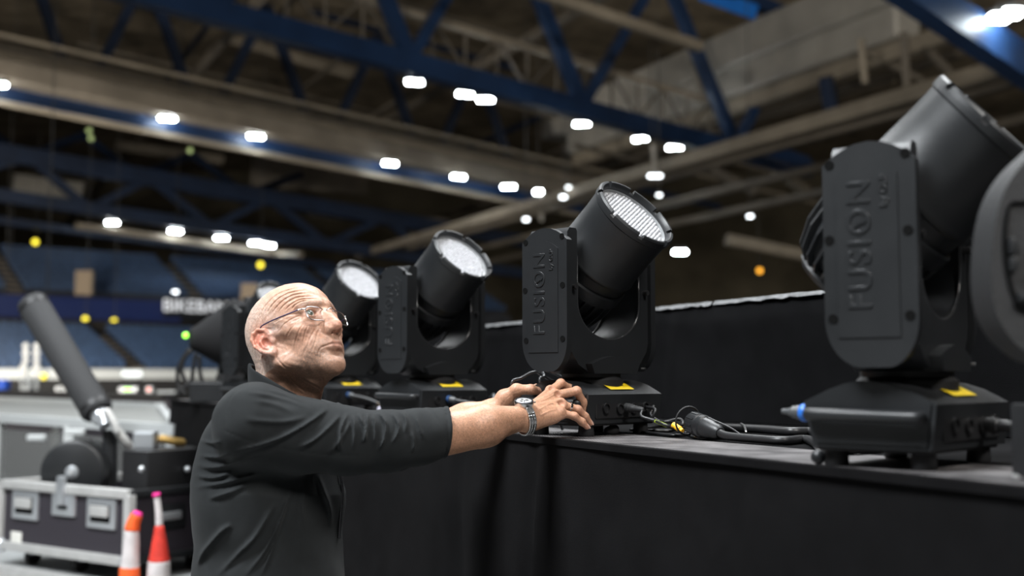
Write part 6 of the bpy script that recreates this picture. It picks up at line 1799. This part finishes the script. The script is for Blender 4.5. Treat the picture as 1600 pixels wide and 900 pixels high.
bm = bmesh.new(); bm_beam(bm, c4[0] - UPZ * 0.62, c4[1] - UPZ * 0.62, 0.01, 1.08); wpart(bm_obj('mesh_panel', bm, M['mesh_panel'], g), g)
for x, y in ((57, 684), (118, 675)):
    q = P(x, y, 7.2); bm = bmesh.new(); bm_box(bm, q, (0.11, 0.05, 0.04)); bevel(bm, 0.008, 1); wpart(bm_obj('rail_bracket', bm, M['white_metal'], g), g)

# ---- far floor: lamp columns, boxes, desk
for i, x in enumerate((40, 57)):
    b_ = P(x, 603, 19.6)
    g = thing('lamp_column', ('left' if i == 0 else 'right') + ' column of stacked white globe lamps beside the blue crate', 'lamp', (b_.x, b_.y, 0))
    bm = bmesh.new(); bm_cyl(bm, (b_.x, b_.y, 0), (b_.x, b_.y, P(x, 535, 19.6).z), 0.03, seg=10); wpart(bm_obj('pole', bm, M['white_metal'], g), g)
    M.setdefault('globe', mat('white_globe_lamp', (0.85, 0.82, 0.76), 0.3, emit=(1.0, 0.96, 0.88), estr=0.45))
    for k in range(5):
        bm = bmesh.new(); bm_sphere(bm, P(x - 3 * (1 - i) * (k > 2), 541 + 11 * k, 19.6), 0.055 + 0.008 * (k % 2), 14, 10); wpart(bm_obj('globe', bm, M['globe'], g, smooth=True), g)
def simple_box(name, label, cat, px, py, Y, w, h, d, material, extra=None):
    q = P(px, py, Y)
    g = thing(name, label, cat, (q.x, q.y, q.z - h / 2))
    bm = bmesh.new(); bm_box(bm, q, (w, d, h)); bevel(bm, min(w, h) * 0.08, 2); wpart(bm_obj('body', bm, material, g), g)
    bm = bmesh.new(); bm_box(bm, q + UPZ * (h * 0.5), (w * 1.04, d * 1.04, h * 0.10)); wpart(bm_obj('lid', bm, material, g), g)
    if extra:
        bm = bmesh.new(); bm_box(bm, q + Vector((0, -d / 2 - 0.004, 0)), (w * extra, 0.01, h * extra)); wpart(bm_obj('opening', bm, M['hole'], g), g)
    return g
M['crate_blue'] = mat('blue_plastic_crate', (0.01, 0.11, 0.70), 0.45)
# long dark desk
g = thing('control_desk', 'long black control desk on the far floor', 'desk', (P(160, 618, 18.6).x, 18.6, 0))
za, zb = P(160, 612, 18.6).z, P(160, 627, 18.6).z
bm = bmesh.new(); bm_beam(bm, P(-60, 610, 18.6), P(275, 618, 18.1), 0.9, 0.06); wpart(bm_obj('desk_top', bm, M['plastic_dark'], g), g)
bm = bmesh.new(); a, b = P(-60, 612, 18.6), P(275, 620, 18.1); bm_beam(bm, Vector((a.x, a.y - 0.3, a.z / 2)), Vector((b.x, b.y - 0.3, b.z / 2)), 0.04, a.z - 0.06); wpart(bm_obj('modesty_panel', bm, M['case_panel'], g), g)
top = lambda px: (lambda t: P(-60, 610, 18.6).lerp(P(275, 618, 18.1), t).z + 0.03)((px + 60) / 335.0)
def on_desk(name, label, cat, px, w, h, d, material, extra=None):
    q = P(px, 600, 18.4); zz = top(px)
    g = thing(name, label, cat, (q.x, q.y, zz))
    bm = bmesh.new(); bm_box(bm, (q.x, q.y, zz + h / 2), (w, d, h)); bevel(bm, min(w, h) * 0.12, 2); wpart(bm_obj('body', bm, material, g), g)
    if extra:
        bm = bmesh.new(); bm_box(bm, (q.x, q.y - d / 2 - 0.003, zz + h * 0.55), (w * 0.4, 0.006, h * 0.4)); wpart(bm_obj('face_panel', bm, extra, g), g)
    return g
on_desk('storage_crate', 'bright blue crate at the end of the black desk', 'crate', 6, 0.13, 0.16, 0.2, M['crate_blue'])
on_desk('speaker_box', 'small white speaker box with a dark opening on the black desk', 'box', 42, 0.16, 0.20, 0.16, M['white_metal'], M['hole'])
on_desk('desk_monitor', 'grey tilted screen on the black desk', 'monitor', 98, 0.20, 0.07, 0.12, M['zinc'], M['hole'])
on_desk('rack_unit', 'pale grey rack unit with green lights on the black desk', 'box', 203, 0.30, 0.09, 0.2, M['zinc'], M['lamp_green'])
on_desk('rack_unit', 'small rack unit with a red light on the black desk', 'box', 235, 0.10, 0.10, 0.15, M['zinc'], M['lamp_red'])
on_desk('paper_tray', 'pale paper tray near the end of the black desk', 'tray', 262, 0.30, 0.04, 0.2, M['white_metal'])
# glowing light bar on the rink board
q = P(206, 584, 50)
g = thing('light_bar', 'glowing white light bar in front of the rink board', 'lamp', (q.x, q.y, q.z))
bm = bmesh.new(); bm_box(bm, q, (0.85, 0.1, 0.26)); bevel(bm, 0.08, 2); wpart(bm_obj('lamp_glass', bm, mat('light_bar_glass', (0.9, 0.92, 0.9), 0.3, emit=(0.95, 1.0, 0.98), estr=1.6), g), g)
for s in (-0.35, 0.35):
    bm = bmesh.new(); bm_cyl(bm, (q.x + s, q.y, 0), (q.x + s, q.y, q.z - 0.1), 0.03, seg=8); wpart(bm_obj('stand_leg', bm, M['housing'], g), g)
